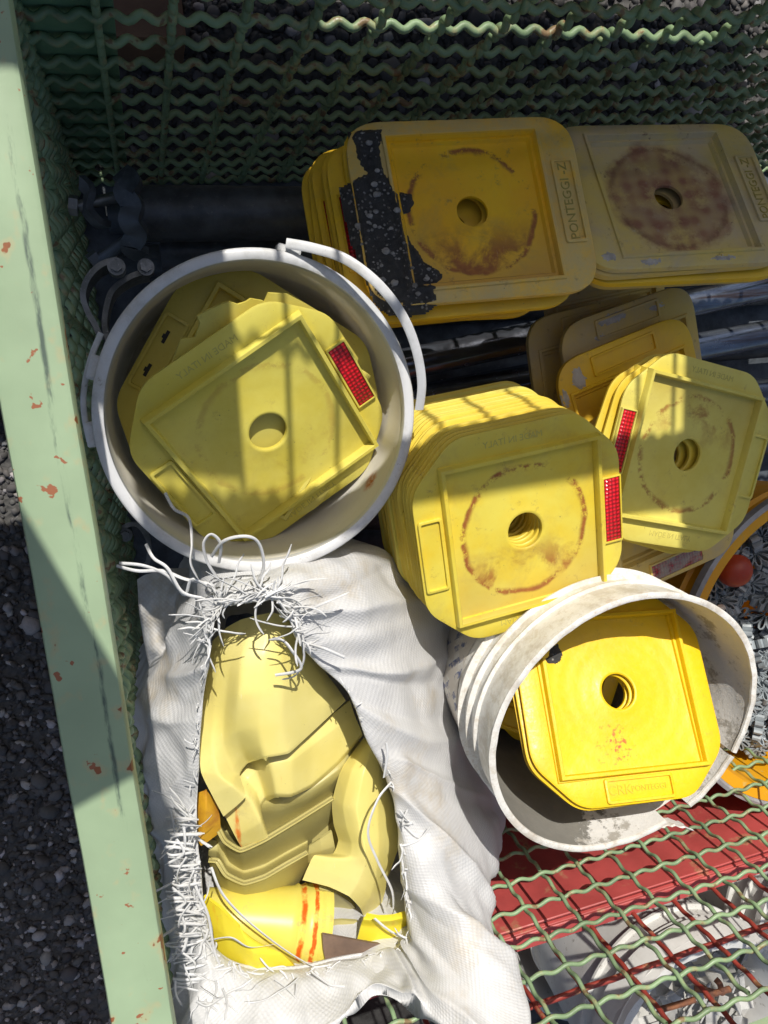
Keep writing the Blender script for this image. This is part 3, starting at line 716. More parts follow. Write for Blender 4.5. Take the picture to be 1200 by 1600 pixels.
# tar blob on G
cg = [o for o in COL.objects if o.get('label', '').startswith('bright yellow foot plate cover lying')][0]
Gi = PG.inverted(); nG = PG.to_3x3() @ Vector((0, 0, 1)); tg = []
for (px, py) in [(858, 1012), (872, 1008), (878, 1022), (874, 1034), (860, 1036), (852, 1030), (860, 1024)]:
    d = at(px, py, .5) - camp; t = (PG.translation - camp).dot(nG) / d.dot(nG); q = Gi @ (camp + d * t); tg.append((q.x, q.y))
crust('tar_spot', tg, M['tar'], cg, lambda x, y: .0004 if max(abs(x), abs(y)) < .0745 else .0015, .0012, .0012)

def blob(cx, cy, rx, ry, n_=22, seed=0):
    return [(cx + rx * math.cos(t) * (1 + .45 * mnoise.noise(Vector((math.cos(t) * 1.7, math.sin(t) * 1.7, seed)))), cy + ry * math.sin(t) * (1 + .45 * mnoise.noise(Vector((math.cos(t) * 1.7, math.sin(t) * 1.7, seed + 9))))) for t in np.linspace(0, 6.28, n_, endpoint=False)]
for lbl, bl in (('dusty yellow cover with plaster crumbs', [(.104, .018, .007, .020), (.098, -.040, .004, .010), (.088, .04, .004, .006)]), ('golden cover with flaked white plaster', [(.092, .062, .014, .009), (.075, .084, .012, .004)]), ('grimy foot plate cover', [(-.09, -.075, .009, .006), (-.05, -.083, .012, .004), (.03, -.084, .016, .003)])):
    root = [o for o in COL.objects if o.get('label', '').startswith(lbl)][0]
    for k, (cx_, cy_, rx_, ry_) in enumerate(bl):
        crust('plaster_crumbs', blob(cx_, cy_, rx_, ry_, seed=k * 3), M['plaster'], root, lambda x, y: .0005, .0013, .0016)
# ------------------------------------------------------------------ buckets
def lathe(prof, nseg=128, keep=None, squash=None):
    V = []; Fc = []; L = len(prof)
    for (r, z) in prof:
        for i in range(nseg):
            t = 2 * math.pi * i / nseg; V.append((r * math.cos(t), r * math.sin(t), z))
    for a in range(L - 1):
        for i in range(nseg):
            j = (i + 1) % nseg
            if keep and not keep(a, i / nseg * 2 * math.pi): continue
            Fc.append((a * nseg + i, a * nseg + j, (a + 1) * nseg + j, (a + 1) * nseg + i))
    return V, Fc
def closed_fan(V, Fc, ringidx, nseg, z, r, up=True):
    c_ = len(V); V.append((0, 0, z))
    for i in range(nseg):
        j = (i + 1) % nseg; Fc.append((ringidx * nseg + i, ringidx * nseg + j, c_) if up else (ringidx * nseg + j, ringidx * nseg + i, c_))
# big white bucket
RB, HB = .1350, .30
B1 = empty('white_bucket', (0, 0, 0), 'big white plastic bucket holding pale yellow covers, at the left of the crate', 'bucket')
cB = at(411, 650, .64); B1.matrix_world = pose(cB, 20, 2, 1) @ Matrix.Translation((0, 0, -HB))
pr = [(.112, .0), (.116, .002), (RB - .006, HB - .05), (RB - .0045, HB - .0495), (RB - .0045, HB - .048), (RB - .005, HB - .012), (RB - .004, HB - .004),
      (RB - .007, HB - .004), (RB - .0085, HB - .012), (RB - .009, HB - .05), (RB - .0105, HB - .052), (.113, .004)]
V, Fc = lathe(pr); closed_fan(V, Fc, 0, 128, 0, 0, False); closed_fan(V, Fc, len(pr) - 1, 128, .004, 0)
obj('body', mesh_from('body', V, Fc, True, 50), M['bucket_white'], B1)
pr = [(RB - .0042, HB - .014), (RB + .0018, HB - .013), (RB + .0022, HB - .011), (RB + .0018, HB + .0006), (RB + .0002, HB + .0020), (RB - .0048, HB + .0020), (RB - .0072, HB + .0005), (RB - .0080, HB - .006), (RB - .0042, HB - .014)]
V, Fc = lathe(pr); obj('rim', mesh_from('rim', V, Fc, True, 50), M['rim_white'], B1)
q_ = B1.matrix_world.inverted() @ at(562, 742, .600); q_ = q_ * 1.0; q_.xy = q_.xy.normalized() * .1245; dd.inputs[1].default_value = q_
# bail handle: flat strip arching outside the rim
bp = [(447, 380, .648), (490, 388, .655), (540, 405, .664), (590, 443, .670), (628, 492, .668), (650, 545, .660), (659, 598, .650), (655, 640, .640)]
bw = [B1.matrix_world.inverted() @ at(*p) for p in bp]; bc = crom(bw, 48)
m = MB(); m.tube(bc, .0042, 12, True, .28)
# inner rib of the strip
hd = m.build('handle', M['rim_white'], B1)
for (px, py) in ((150, 575), (137, 680), (452, 384)):
    q = B1.matrix_world.inverted() @ at(px, py, .636); a = math.atan2(q.y, q.x); m = MB()
    Ml = Matrix.Rotation(a, 4, 'Z') @ Matrix.Translation((RB + .004, 0, HB - .008)); m.box((-.004, -.010, -.010), (.004, .010, .005), .002, Ml)
    m.build('handle_lug', M['rim_white'], B1)
sp_ = [(158, 520, .632), (142, 560, .628), (131, 610, .624), (132, 650, .624), (140, 690, .626)]
m = MB(); m.tube(crom([B1.matrix_world.inverted() @ at(*p) for p in sp_], 24), .0024, 8, True, .5); m.build('loose_strap', M['rim_white'], B1)

# cement bucket
B3 = empty('cement_bucket', (0, 0, 0), 'white bucket with grey cement inside and a torn rim, holding bright yellow covers', 'bucket')
R3, H3 = .1505, .31
cB3 = at(984, 1134, .700); B3.matrix_world = pose(cB3, 0, 6, 1) @ Matrix.Diagonal((1.01, .93, 1, 1)) @ Matrix.Translation((0, 0, -H3))
ivm = B3.matrix_world.inverted()
def bang(px, py): q = ivm @ at(px, py, .70); return math.atan2(q.y, q.x) % (2 * math.pi)
a1, a2 = bang(1088, 1272), bang(1050, 1296)   # torn gap
a0, a9 = min(a1, a2), max(a1, a2); ac = bang(1163, 1190)
NS = 180
def wob3(i): t = 2 * math.pi * i / NS; return 1 + .006 * math.sin(2 * t + .8) + .003 * math.sin(5 * t)
def tr3(V):
    out = []
    for k_, v in enumerate(V):
        if k_ >= len(V): pass
        t = math.atan2(v[1], v[0]); f_ = 1 + (.008 * math.sin(2 * t + .8) + .003 * math.sin(5 * t)) * (v[2] / H3)
        dz_ = .0012 * mnoise.noise(Vector((math.cos(t) * 9, math.sin(t) * 9, 0))) * (1 if v[2] > H3 - .004 else 0)
        out.append((v[0] * f_, v[1] * f_, v[2] + dz_))
    return out
def gap(t, wd=0.0): 
    j = .02 * mnoise.noise(Vector((t * 40, 1, 1)))
    return (a0 - wd + j < t < a9 + wd + j)
pr = [(.110, 0), (.112, .003)]
for zz_ in np.linspace(.02, H3 - .085, 8): pr.append((.112 + (R3 - .004 - .112) * zz_ / H3, zz_))
for (dz_, e) in ((.080, 0), (.0795, .007), (.077, .0075), (.0755, .0), (.060, .0), (.0595, .005), (.057, .0055), (.0555, .0), (.042, .0), (.0415, .003), (.039, .0035), (.0375, 0), (.018, 0), (.016, .0005), (.004, .001), (0, .0008)):
    pr.append((.112 + (R3 - .004 - .112) * (H3 - dz_) / H3 + e, H3 - dz_))
nl = len(pr)
keep = lambda a, t: not (gap(t) and a >= nl - 4) and not (abs(t - ac) < .012 and a >= nl - 5)
V, Fc = lathe(pr, NS, keep); V = tr3(V); closed_fan(V, Fc, 0, NS, 0, 0, False)
obj('body', mesh_from('body', V, Fc, True, 45), M['bucket_out'], B3)
pr2 = [(.107, .006)] + [(.1085 + (R3 - .0075 - .1085) * z_ / H3, z_) for z_ in np.linspace(.02, H3 - .03, 30)] + [(R3 - .0082, H3 - .018), (R3 - .0080, H3 - .004), (R3 - .0078, H3 - .0006)]
nl2 = len(pr2)
keep = lambda a, t: not (gap(t) and a >= nl2 - 4) and not (abs(t - ac) < .012 and a >= nl2 - 4)
V, Fc = lathe(pr2, NS, keep); V = tr3(V)
V2 = []
for v in V:
    s_ = 1 - .0016 / .14 * (1 + mnoise.noise(Vector(v) * 60)) if v[2] < H3 - .06 else 1.0
    V2.append((v[0] * s_, v[1] * s_, v[2]))
V = V2; closed_fan(V, Fc, 0, NS, .006, 0)
obj('cement_lining', mesh_from('cement_lining', V, Fc, True, 60), M['cement'], B3)
pr3 = [(R3 - .0032, H3 - .0002), (R3 - .0020, H3 + .0012), (R3 - .0050, H3 + .0026), (R3 - .0085, H3 + .0016), (R3 - .0088, H3 - .0006), (R3 - .0032, H3 - .0002)]
keep = lambda a, t: not gap(t, .01) and not (abs(t - ac) < .016)
V, Fc = lathe(pr3, NS, keep); V = tr3(V); obj('rim', mesh_from('rim', V, Fc, True, 60), M['bucket_out'], B3)
# curled torn flap beside the gap
V = []; nA, nB = 12, 5
for i in range(nA):
    u = i / (nA - 1); th = a0 - .03 + .17 * u
    for j in range(nB):
        v = j / (nB - 1); rr_ = R3 - .004 + .016 * u ** 1.6 + .010 * v * u; zz_ = H3 + .002 - .016 * v * (1 - .55 * u) + .010 * u * u - .012 * u * v + .0015 * math.sin(i * 1.9 + j)
        if i == nA - 1: th2 = th - .02 * abs(math.sin(j * 2.2))
        else: th2 = th
        V.append((rr_ * math.cos(th2), rr_ * math.sin(th2), zz_))
o_ = len(V); V += [(v[0] * .987, v[1] * .987, v[2] - .001) for v in V]
Fc = []
for i in range(nA - 1):
    for j in range(nB - 1): q = (i * nB + j, (i + 1) * nB + j, (i + 1) * nB + j + 1, i * nB + j + 1); Fc += [q, tuple(o_ + k for k in q[::-1])]
for i in range(nA - 1):
    for j in (0, nB - 1): Fc.append((i * nB + j, (i + 1) * nB + j, o_ + (i + 1) * nB + j, o_ + i * nB + j))
for j in range(nB - 1): Fc.append(((nA - 1) * nB + j, (nA - 1) * nB + j + 1, o_ + (nA - 1) * nB + j + 1, o_ + (nA - 1) * nB + j))
obj('torn_flap', mesh_from('torn_flap', V, Fc, True, 50), M['bucket_out'], B3)
# printed blue band
n = NT('printed_bucket_band'); s2 = n.sep(); an = n.math('ARCTAN2', s2[1], s2[0])
tri = n.math('PINGPONG', n.math('ADD', n.math('MULTIPLY', an, 6.0), n.math('MULTIPLY', s2[2], 45.0)), .5)
c = n.mix(n.step(tri, .24, .27), (.66, .65, .61), (.10, .13, .26)); c = n.mix(n.step(n.noise(40, 7, .75), .42, .52), c, (.56, .52, .46))
M['band'] = n.out(c, .6)
pb = [(.112 + (R3 - .004 - .112) * z_ / H3 + .0008, z_) for z_ in (.150, .165, .180, .195, .208)]
V, Fc = lathe(pb, NS); obj('printed_band', mesh_from('printed_band', tr3(V), Fc, True), M['band'], B3)

# yellow bucket at the right edge
YBK = empty('yellow_bucket', (0, 0, 0), 'orange-yellow bucket full of grey plastic clips at the right edge', 'bucket')
cY = at(1284, 1012, .52); RY = (at(1284, 1012, .52) - at(1070, 985, .52)).length; HY = .30
YBK.matrix_world = Matrix.Translation(cY - Vector((0, 0, HY)))
pr = [(RY - .03, 0), (RY - .027, .002), (RY - .012, HY - .04), (RY - .002, HY - .038), (RY - .001, HY - .034), (RY - .006, HY - .030), (RY - .004, HY - .002), (RY - .0045, HY + .001), (RY - .019, HY - .001), (RY - .0215, HY - .006), (RY - .0225, HY - .05), (RY - .03, .006)]
V, Fc = lathe(pr, 144); closed_fan(V, Fc, 0, 144, 0, 0, False); closed_fan(V, Fc, len(pr) - 1, 144, .006, 0)
obj('body', mesh_from('body', V, Fc, True, 45), M['yellow_bucket'], YBK)
pr = [(RY - .003, HY - .010), (RY + .004, HY - .008), (RY + .004, HY + .003), (RY - .001, HY + .005), (RY - .0042, HY + .002), (RY - .003, HY - .010)]
V, Fc = lathe(pr, 144); obj('rim', mesh_from('rim', V, Fc, True, 45), M['grey_rim'], YBK)

# grey clips: little wheels of folded plastic ribbon
def clip_mesh():
    m = MB(); pts = []; K = 10
    for i in range(K * 12 + 1):
        t = 2 * math.pi * i / (K * 12); r = .0125 + .0085 * math.cos(K * t); tt = t + .10 * math.sin(K * t)
        pts.append((r * math.cos(tt), r * math.sin(tt)))
    h = .0055; w_ = .0009
    P = np.array(pts); T = np.gradient(P, axis=0); T /= np.linalg.norm(T, axis=1)[:, None] + 1e-9; N = np.stack([-T[:, 1], T[:, 0]], 1) * w_
    V = []
    for i in range(len(P)):
        for (s_, z_) in ((1, -h), (1, h), (-1, h), (-1, -h)): V.append((P[i][0] + s_ * N[i][0], P[i][1] + s_ * N[i][1], z_))
    Fc = [(i * 4 + a, i * 4 + (a + 1) % 4, (i + 1) * 4 + (a + 1) % 4, (i + 1) * 4 + a) for i in range(len(P) - 1) for a in range(4)]
    m.add(V, Fc); V, Fc = lathe([(.0040, -.0035), (.0040, .0035), (.0026, .0035), (.0026, -.0035), (.0040, -.0035)], 14); m.add(V, Fc)
    return mesh_from('plastic_clip', m.V, m.F, True, 40)
CM = clip_mesh(); ci = 0
for lay in range(5):
    for (px, py) in [(x, y) for x in range(1084, 1330, 34) for y in range(800, 1290, 34)]:
        z = .412 + .011 * lay + random.uniform(-.004, .004)
        p = at(px + random.uniform(-14, 14), py + random.uniform(-14, 14), z)
        d = Vector((p.x - cY.x, p.y - cY.y)).length
        if d > RY - .046 or px > 1265 and lay < 3: continue
        if (p - at(1148, 890, .50)).length < .030 or (lay >= 3 and d > RY - .045) or (lay < 2): continue
        o = obj('plastic_clip', CM, M['clip']); o.location = p
        o.rotation_euler = (random.uniform(-1.1, 1.1), random.uniform(-1.1, 1.1), random.uniform(0, 6)); sc_ = random.uniform(.85, 1.15); o.scale = (sc_,) * 3
        tag(o, 'small grey plastic clip heaped among the others in the yellow bucket', 'clip', 'grey clips in the yellow bucket'); ci += 1
def cap(px, py, z, s, rot, label):
    pr = [(.0005, .020), (.006, .0195), (.012, .0172), (.0165, .013), (.0195, .007), (.0205, .0), (.0205, -.002), (.0185, -.002), (.018, .004), (.010, .014), (.0005, .016)]
    V, Fc = lathe(pr, 40); t = obj('rebar_cap', mesh_from('rebar_cap', V, Fc, True, 60), M['cap']); t.location = at(px, py, z); t.rotation_euler = rot; t.scale = (s, s, s)
    V, Fc = lathe([(.0085, .012), (.008, -.022), (.0065, -.022), (.0062, .010)], 24); obj('socket', mesh_from('socket', V, Fc, True, 50), M['cap'], t)
    tag(t, label, 'cap')
cap(1147, 890, .480, 1.12, (R_(20), R_(-25), 0), 'orange-red domed cap among the grey clips in the yellow bucket')
b = MB(); V0, F0 = ico(2); b.add(V0 * np.array([.007, .005, .005]) * (1 + .12 * RNG.standard_normal((len(V0), 1)) * .4), F0.tolist()); o = b.build('pale_pebble', simple('pale_pebble_stone', (.60, .50, .40), (.50, .40, .32), .8, 60)); o.location = at(1126, 950, .490)
tag(o, 'small pale beige pebble lying between clips in the yellow bucket', 'pebble')

# ------------------------------------------------------------------ scaffold tubes and couplers
def tube_thing(a, b, r, mat, label, group=None, name='scaffold_tube', wall=.003):
    m = MB(); a = Vector(a); b = Vector(b); k = 12
    m.tube([a.lerp(b, i / k) for i in range(k + 1)], r, 28, False)
    d = (b - a).normalized()
    up = Vector((0, 0, 1)); s_ = d.cross(up).normalized(); u_ = s_.cross(d)
    for e, sg in ((a, 1), (b, -1)):
        V = []; 
        for (rr_, off) in ((r, 0), (r - wall, 0), (r - wall, .10)):
            for q in range(28): t = 2 * math.pi * q / 28; V.append(tuple(e + d * (off * sg) + (s_ * math.cos(t) + u_ * math.sin(t)) * rr_))
        m.add(V, [(l * 28 + q, l * 28 + (q + 1) % 28, (l + 1) * 28 + (q + 1) % 28, (l + 1) * 28 + q) for l in range(2) for q in range(28)])
    o = m.build(name, mat); return tag(o, label, 'tube', group)
G_T = 'steel tubes lying across the crate'
tube_thing(at(560, 585, .25), at(1420, 400, .25), .0225, M['tube'], 'upper shiny steel tube running to the right edge below the rear piles', G_T)
tube_thing(at(570, 640, .235), at(1420, 480, .235), .0225, M['tube'], 'second shiny steel tube just below the upper one', G_T)
tube_thing(at(560, 668, .19), at(1450, 588, .19), .0225, M['tube'], 'third steel tube, darker, passing behind the dusty covers', G_T)
tube_thing(at(700, 700, .16), at(1480, 686, .16), .0225, M['dark_steel'], 'dark tube emerging right of the pale right cover', G_T)
tube_thing(at(500, 800, .17), at(1480, 861, .17), .0225, M['dark_steel'], 'dark tube under the tall stack', G_T)
tube_thing(at(560, 880, .16), at(1250, 920, .16), .0225, M['dark_steel'], 'dark tube between the tall stack and the cement bucket', G_T)
big = tube_thing(at(212, 334, .36), at(620, 334, .36), .0300, M['dark_steel'], 'thick dark steel jack tube lying along the rear wall', G_T, 'jack_tube')
tube_thing(at(250, 392, .27), at(640, 392, .27), .0225, M['dark_steel'], 'dark tube lying directly below the thick jack tube', G_T)
lab = ['deepest dark tube by the rear wall', 'deep dark tube under the big bucket', 'deep dark tube under the left rear pile', 'deep dark tube across the crate middle', 'deep dark tube under the sack mouth', 'deep dark tube near the front wall', 'deep dark tube beneath the cement bucket']
for k, y in enumerate((.24, .17, .08, -.02, -.18, -.33, -.50)):
    tube_thing((-.02, y + .005, .042 + .05 * (k % 2)), (1.25, y - .01, .042 + .05 * (k % 2)), .0225, M['dark_steel'], lab[k], G_T)
# coupler with wavy plates at the end of the jack tube
cp = empty('wing_coupler', at(200, 335, .37), 'black steel coupler with wavy flange at the left end of the thick tube', 'coupler')
def wpart(mb, name, mat, root): 
    o = mb.build(name, mat, root); o.matrix_parent_inverse = root.matrix_world.inverted() if False else Matrix.Translation(-root.location); return o
def ribbon(pts, w_, th, mb, axis=None, n=40):
    C_ = crom(pts, n); T = np.gradient(C_, axis=0); T /= np.linalg.norm(T, axis=1)[:, None]
    A = np.array(axis if axis is not None else (0, 0, 1.0), float); V = []
    for i in range(n):
        s_ = A - A.dot(T[i]) * T[i]; s_ /= np.linalg.norm(s_); nn = np.cross(T[i], s_)
        for (a, b_) in ((-1, -1), (1, -1), (1, 1), (-1, 1)): V.append(C_[i] + s_ * (a * w_ / 2) + nn * (b_ * th / 2))
    Fc = [(i * 4 + a, i * 4 + (a + 1) % 4, (i + 1) * 4 + (a + 1) % 4, (i + 1) * 4 + a) for i in range(n - 1) for a in range(4)] + [(0, 1, 2, 3), ((n - 1) * 4 + 3, (n - 1) * 4 + 2, (n - 1) * 4 + 1, (n - 1) * 4)]
    mb.add(V, Fc)
m = MB(); ribbon([at(190, 272, .40), at(205, 285, .41), at(195, 300, .41), at(208, 322, .41), at(203, 345, .41), at(215, 365, .40), at(205, 385, .39), at(222, 398, .38)], .022, .009, m, (1, 0, .4)); wpart(m, 'flange', M['dark_steel'], cp)
m = MB(); ribbon([at(128, 285, .38), at(140, 300, .39), at(136, 325, .39), at(150, 345, .38), at(165, 352, .37)], .016, .007, m, (.5, 0, 1)); wpart(m, 'clamp_jaw', M['dark_steel'], cp)
m = MB(); m.tube([at(108, 320, .385), at(122, 322, .385)], .0105, 6); m.tube([at(122, 322, .385), at(195, 305, .385)], .006, 12); wpart(m, 'bolt', M['galv'], cp)
m = MB(); m.tube([at(150, 410, .36), at(205, 372, .38)], .007, 12); m.tube([at(143, 412, .36), at(156, 402, .36)], .0105, 6); wpart(m, 'bolt', M['dark_steel'], cp)
def swivel(name, pts, bolt, z, label, mat):
    t = empty('half_coupler', at(pts[0][0], pts[0][1], z), label, 'coupler', 'scaffold couplers beside the big bucket')
    m = MB(); ribbon([at(x, y, z + dz_) for (x, y, dz_) in pts], .030, .0055, m, (0, .15, 1), 48); wpart(m, 'jaw', mat, t)
    m = MB(); b0 = at(*bolt, z + .015); m.tube([b0 - Vector((0, 0, .02)), b0 + Vector((0, 0, .004))], .0085, 18); wpart(m, 'washer', mat, t)
    m = MB(); m.tube([b0 + Vector((0, 0, .004)), b0 + Vector((0, 0, .010))], .0058, 6); wpart(m, 'bolt', M['galv'], t); return t
swivel('c', [(186, 412, .0), (160, 420, 0), (140, 440, 0), (132, 465, 0), (138, 490, 0), (150, 512, 0), (158, 530, 0)], (182, 417), .46, 'galvanised half coupler with a hexagon bolt above the big bucket rim', M['galv'])
swivel('c', [(232, 430, .0), (205, 438, 0), (178, 458, 0), (168, 485, 0), (165, 512, 0), (170, 535, 0)], (228, 418), .43, 'darker half coupler curled against the big bucket', M['galv'])
swivel('c', [(185, 850, 0), (192, 825, 0), (215, 820, 0), (232, 845, 0), (230, 880, 0), (210, 890, 0)], (196, 835), .30, 'steel coupler half hidden below the big bucket by the sack', M['galv'])

# ------------------------------------------------------------------ red crate in front and what it holds
RY0 = -.66
rc = empty('red_crate', (.5, -1.0, 0), 'red steel crate standing against the front of the green one, holding white buckets', 'crate')
def rp(mb, name, mat, auto=35):
    o = mb.build(name, mat, rc, True, auto); o.matrix_parent_inverse = Matrix.Translation((-.5, 1.0, 0)); return o
m = MB(); m.box((.02, RY0 - .003, .02), (1.35, RY0, .575), .001); rp(m, 'side_sheet', M['red'])
m = MB(); m.tube([(x, RY0 - .009, .5745) for x in np.linspace(.02, 1.35, 20)], .0045, 10); m.box((.02, RY0 - .024, .5795), (1.35, RY0 - .004, .5830), .001); rp(m, 'ledge_rail', M['red'])
m = MB()
xr = [.19 + .0575 * i for i in range(20)]
for x in xr:
    P, r_, n_ = crimp((x, RY0 - .022, .55), (x, RY0 - .022, .93), .0028, .03, .001, (0, 1, 0)); m.tube(P, r_, 7, False)
for z in (.655, .785, .91):
    m.tube([(x, RY0 - .026 + .0006 * math.sin(x * 90), z) for x in np.linspace(.05, 1.35, 90)], .0034, 7, False)
rp(m, 'mesh_panel', M['red_wire'], None)
m = MB(); m.box((.02, -1.42, .04), (1.35, RY0 - .035, .05), .001); rp(m, 'floor_sheet', M['red'])

def lying_bucket(p, axis, roll, label, R=.150, L=.30):
    z = Vector(axis).normalized(); q = z.to_track_quat('Z', 'Y').to_matrix().to_4x4() @ Matrix.Rotation(R_(roll), 4, 'Z')
    t = empty('white_bucket', (0, 0, 0), label, 'bucket', 'old white buckets in the red crate'); t.matrix_world = Matrix.Translation(p) @ q @ Matrix.Translation((0, 0, -L))
    pr = [(.118, 0), (.121, .003), (.124, .02), (.1275, .022), (.1275, .026), (.1245, .028), (R - .012, L - .075), (R - .003, L - .074), (R - .003, L - .070), (R - .010, L - .068), (R - .010, L - .045), (R - .002, L - .044), (R - .002, L - .040), (R - .009, L - .038), (R - .008, L - .012), (R, L - .011), (R + .001, L), (R - .006, L + .001), (R - .010, L - .01), (.119, .006)]
    V, Fc = lathe(pr, 120); closed_fan(V, Fc, 0, 120, 0, 0, False); closed_fan(V, Fc, len(pr) - 1, 120, .006, 0)
    obj('body', mesh_from('body', V, Fc, True, 40), M['old_bucket'], t)
    return t
pW = at(1098, 1622, .50)
lying_bucket(pW, (.04, .03, 1), 0, 'upright old white bucket full of scrap in the red crate, its rim torn', .165, .30)
lying_bucket(pW - Vector((.01, -.012, .235)), (0, .02, 1), 50, 'lower white bucket holding the scrap filled one, its ribbed rim showing at left', .180, .26)
lying_bucket(at(1300, 1440, .44), (.05, .05, 1), 40, 'white bucket with ribs at the right edge of the red crate', .155, .30)
# torn rim strip
torn = MB(); top = []; bot = []
for i in range(30):
    th = R_(208 - i * 5.4); rj = .005 * mnoise.noise(Vector((i * .7, 1, 1)))
    top.append(np.array(pW) + np.array([math.cos(th) * (.171 + rj), math.sin(th) * (.171 + rj), -.030 + rj])); bot.append(np.array(pW) + np.array([math.cos(th) * .150, math.sin(th) * .150, .010 - rj]))
V = []; 
for i in range(30):
    j_ = .004 * mnoise.noise(Vector((i * .9, 2, 2)))
    V += [top[i] + [0, 0, j_], (top[i] * .62 + bot[i] * .38) + [0, 0, .026 + j_], bot[i] + [0, 0, -j_ * 2], bot[i] - [0, 0, .004], top[i] - [0, 0, .004]]
torn.add(V, [(i * 5 + a, i * 5 + (a + 1) % 5, (i + 1) * 5 + (a + 1) % 5, (i + 1) * 5 + a) for i in range(29) for a in range(5)])
tag(torn.build('plastic_rim_strip', M['old_bucket']), 'torn white plastic rim strip lying across the mouth of the white bucket', 'plastic strip')
m = MB(); m.box((.1, -1.40, .06), (1.3, -1.12, .20), .01); tag(m.build('scrap_heap', simple('dark_scrap', (.05, .05, .05), (.02, .02, .02), .8, 40, 1.0)), 'dark heap of scrap filling the red crate behind the white buckets', 'scrap', kind='stuff')
for k, (a, b_) in enumerate([((1030, 1578), (1085, 1562)), ((1092, 1540), (1112, 1558)), ((1100, 1556), (1140, 1545)), ((1118, 1530), (1128, 1552)), ((1085, 1545), (1120, 1552))]):
    m = MB(); A, B_ = at(*a, .478), at(*b_, .484); m.tube(crom([A, A.lerp(B_, .4) + Vector((0, .004, .004)), B_], 14), .0045, 10)
    tag(m.build('rusty_rod', M['rusty']), ['long rusty rod end below the torn white rim', 'short rusty rod leaning left among the rusty rods', 'rusty rod lying crosswise under the torn white rim', 'rusty rod stub nearest the white bucket rim', 'rusty rod at the middle of the rod bundle'][k], 'rod', 'rusty rods in the white bucket')
m = MB()
for k in range(150):
    rr_, th = .14 * random.random() ** .5, random.uniform(0, 6.28); L = random.uniform(.008, .024)
    a = Matrix.Translation(pW + Vector((rr_ * math.cos(th), rr_ * math.sin(th), random.uniform(-.075, -.035)))) @ Matrix.Rotation(random.uniform(0, 6), 4, 'Z') @ Matrix.Rotation(random.uniform(-1, 1), 4, 'X')
    m.box((-L, -L * .4, -.0012), (L, L * .4, .0012), .0004, a)
tag(m.build('scrap_pieces', M['grey_rubble'], smooth=False), 'grey plastic scraps filling the white bucket with the torn rim', 'scraps', kind='stuff')

# ------------------------------------------------------------------ sack
OP = [(332, 963), (327, 1027), (316, 1096), (311, 1160), (309, 1213), (306, 1283), (311, 1350), (319, 1428), (335, 1485), (380, 1515), (458, 1518), (530, 1503), (593, 1490), (634, 1470), (641, 1440), (636, 1400), (629, 1350), (624, 1283), (614, 1235), (600, 1200), (575, 1155), (548, 1085), (500, 1037), (465, 995), (452, 952), (420, 933), (382, 938), (350, 942)]
OU = [(290, 950), (262, 1035), (212, 1107), (201, 1165), (205, 1240), (215, 1310), (232, 1400), (255, 1500), (275, 1590), (330, 1650), (450, 1640), (540, 1572), (584, 1538), (650, 1570), (722, 1612), (815, 1625), (813, 1530), (768, 1450), (756, 1375), (777, 1310), (768, 1240), (737, 1120), (712, 1020), (682, 945), (622, 885), (555, 862), (470, 880), (350, 905)]
ZO = [.655, .650, .64, .635, .63, .63, .63, .632, .636, .642, .646, .648, .648, .646, .644, .645, .645, .645, .645, .65, .655, .66, .665, .668, .668, .668, .668, .66]
ZU = [.55, .52, .50, .49, .48, .48, .50, .55, .63, .69, .705, .70, .69, .725, .765, .785, .735, .665, .60, .53, .47, .48, .50, .52, .54, .57, .60, .60]
NSK, NRK = 420, 96
open_ = [at(*OP[i], ZO[i]) for i in range(28)]; outer = [at(*OU[i], ZU[i]) for i in range(28)]
cen = sum(open_, Vector()) / 28
rings = []
rings.append([o.lerp(cen, .45) - Vector((0, 0, .24)) for o in open_])
rings.append([o.lerp(cen, -.15 if 8 <= k_ <= 16 else -.08) - Vector((0, 0, .17)) for k_, o in enumerate(open_)])
rings.append([o.lerp(cen, -.28 if 9 <= k_ <= 15 else (-.2 if k_ in (8, 16) else -.12)) - Vector((0, 0, .06)) for k_, o in enumerate(open_)])
rings.append([o.lerp(cen, -.01) - Vector((0, 0, .010)) for o in open_])
rings.append(open_)
rings.append([open_[i].lerp(outer[i], .12) + Vector((0, 0, .006)) for i in range(28)])
rings.append([open_[i].lerp(outer[i], .45) + Vector((0, 0, .022)) for i in range(28)])
rings.append([open_[i].lerp(outer[i], .80) + Vector((0, 0, .016)) for i in range(28)])
rings.append(outer)
def flo(i, f_, dz_): 
    p = outer[i].lerp(cen, f_); p.z = max(.10, outer[i].z - dz_); return p
rings.append([flo(i, .02, .07) for i in range(28)])
rings.append([flo(i, .10, .22) for i in range(28)])
rings.append([flo(i, .22, .36) for i in range(28)])
RR = np.array([crom(r, NSK, True) for r in rings])          # rings x NSK x 3
G = np.array([crom(RR[:, i], NRK) for i in range(NSK)])     # NSK x NRK x 3
du = np.roll(G, -1, 0) - np.roll(G, 1, 0); dv = np.gradient(G, axis=1); NN = np.cross(du, dv); NN /= np.linalg.norm(NN, axis=2)[:, :, None] + 1e-12
NN *= -1 if NN[:, 60, 2].mean() < 0 else 1
vlen = np.concatenate([np.zeros((NSK, 1)), np.cumsum(np.linalg.norm(np.diff(G, axis=1), axis=2), 1)], 1)
ulen = np.arange(NSK) / NSK * 1.45
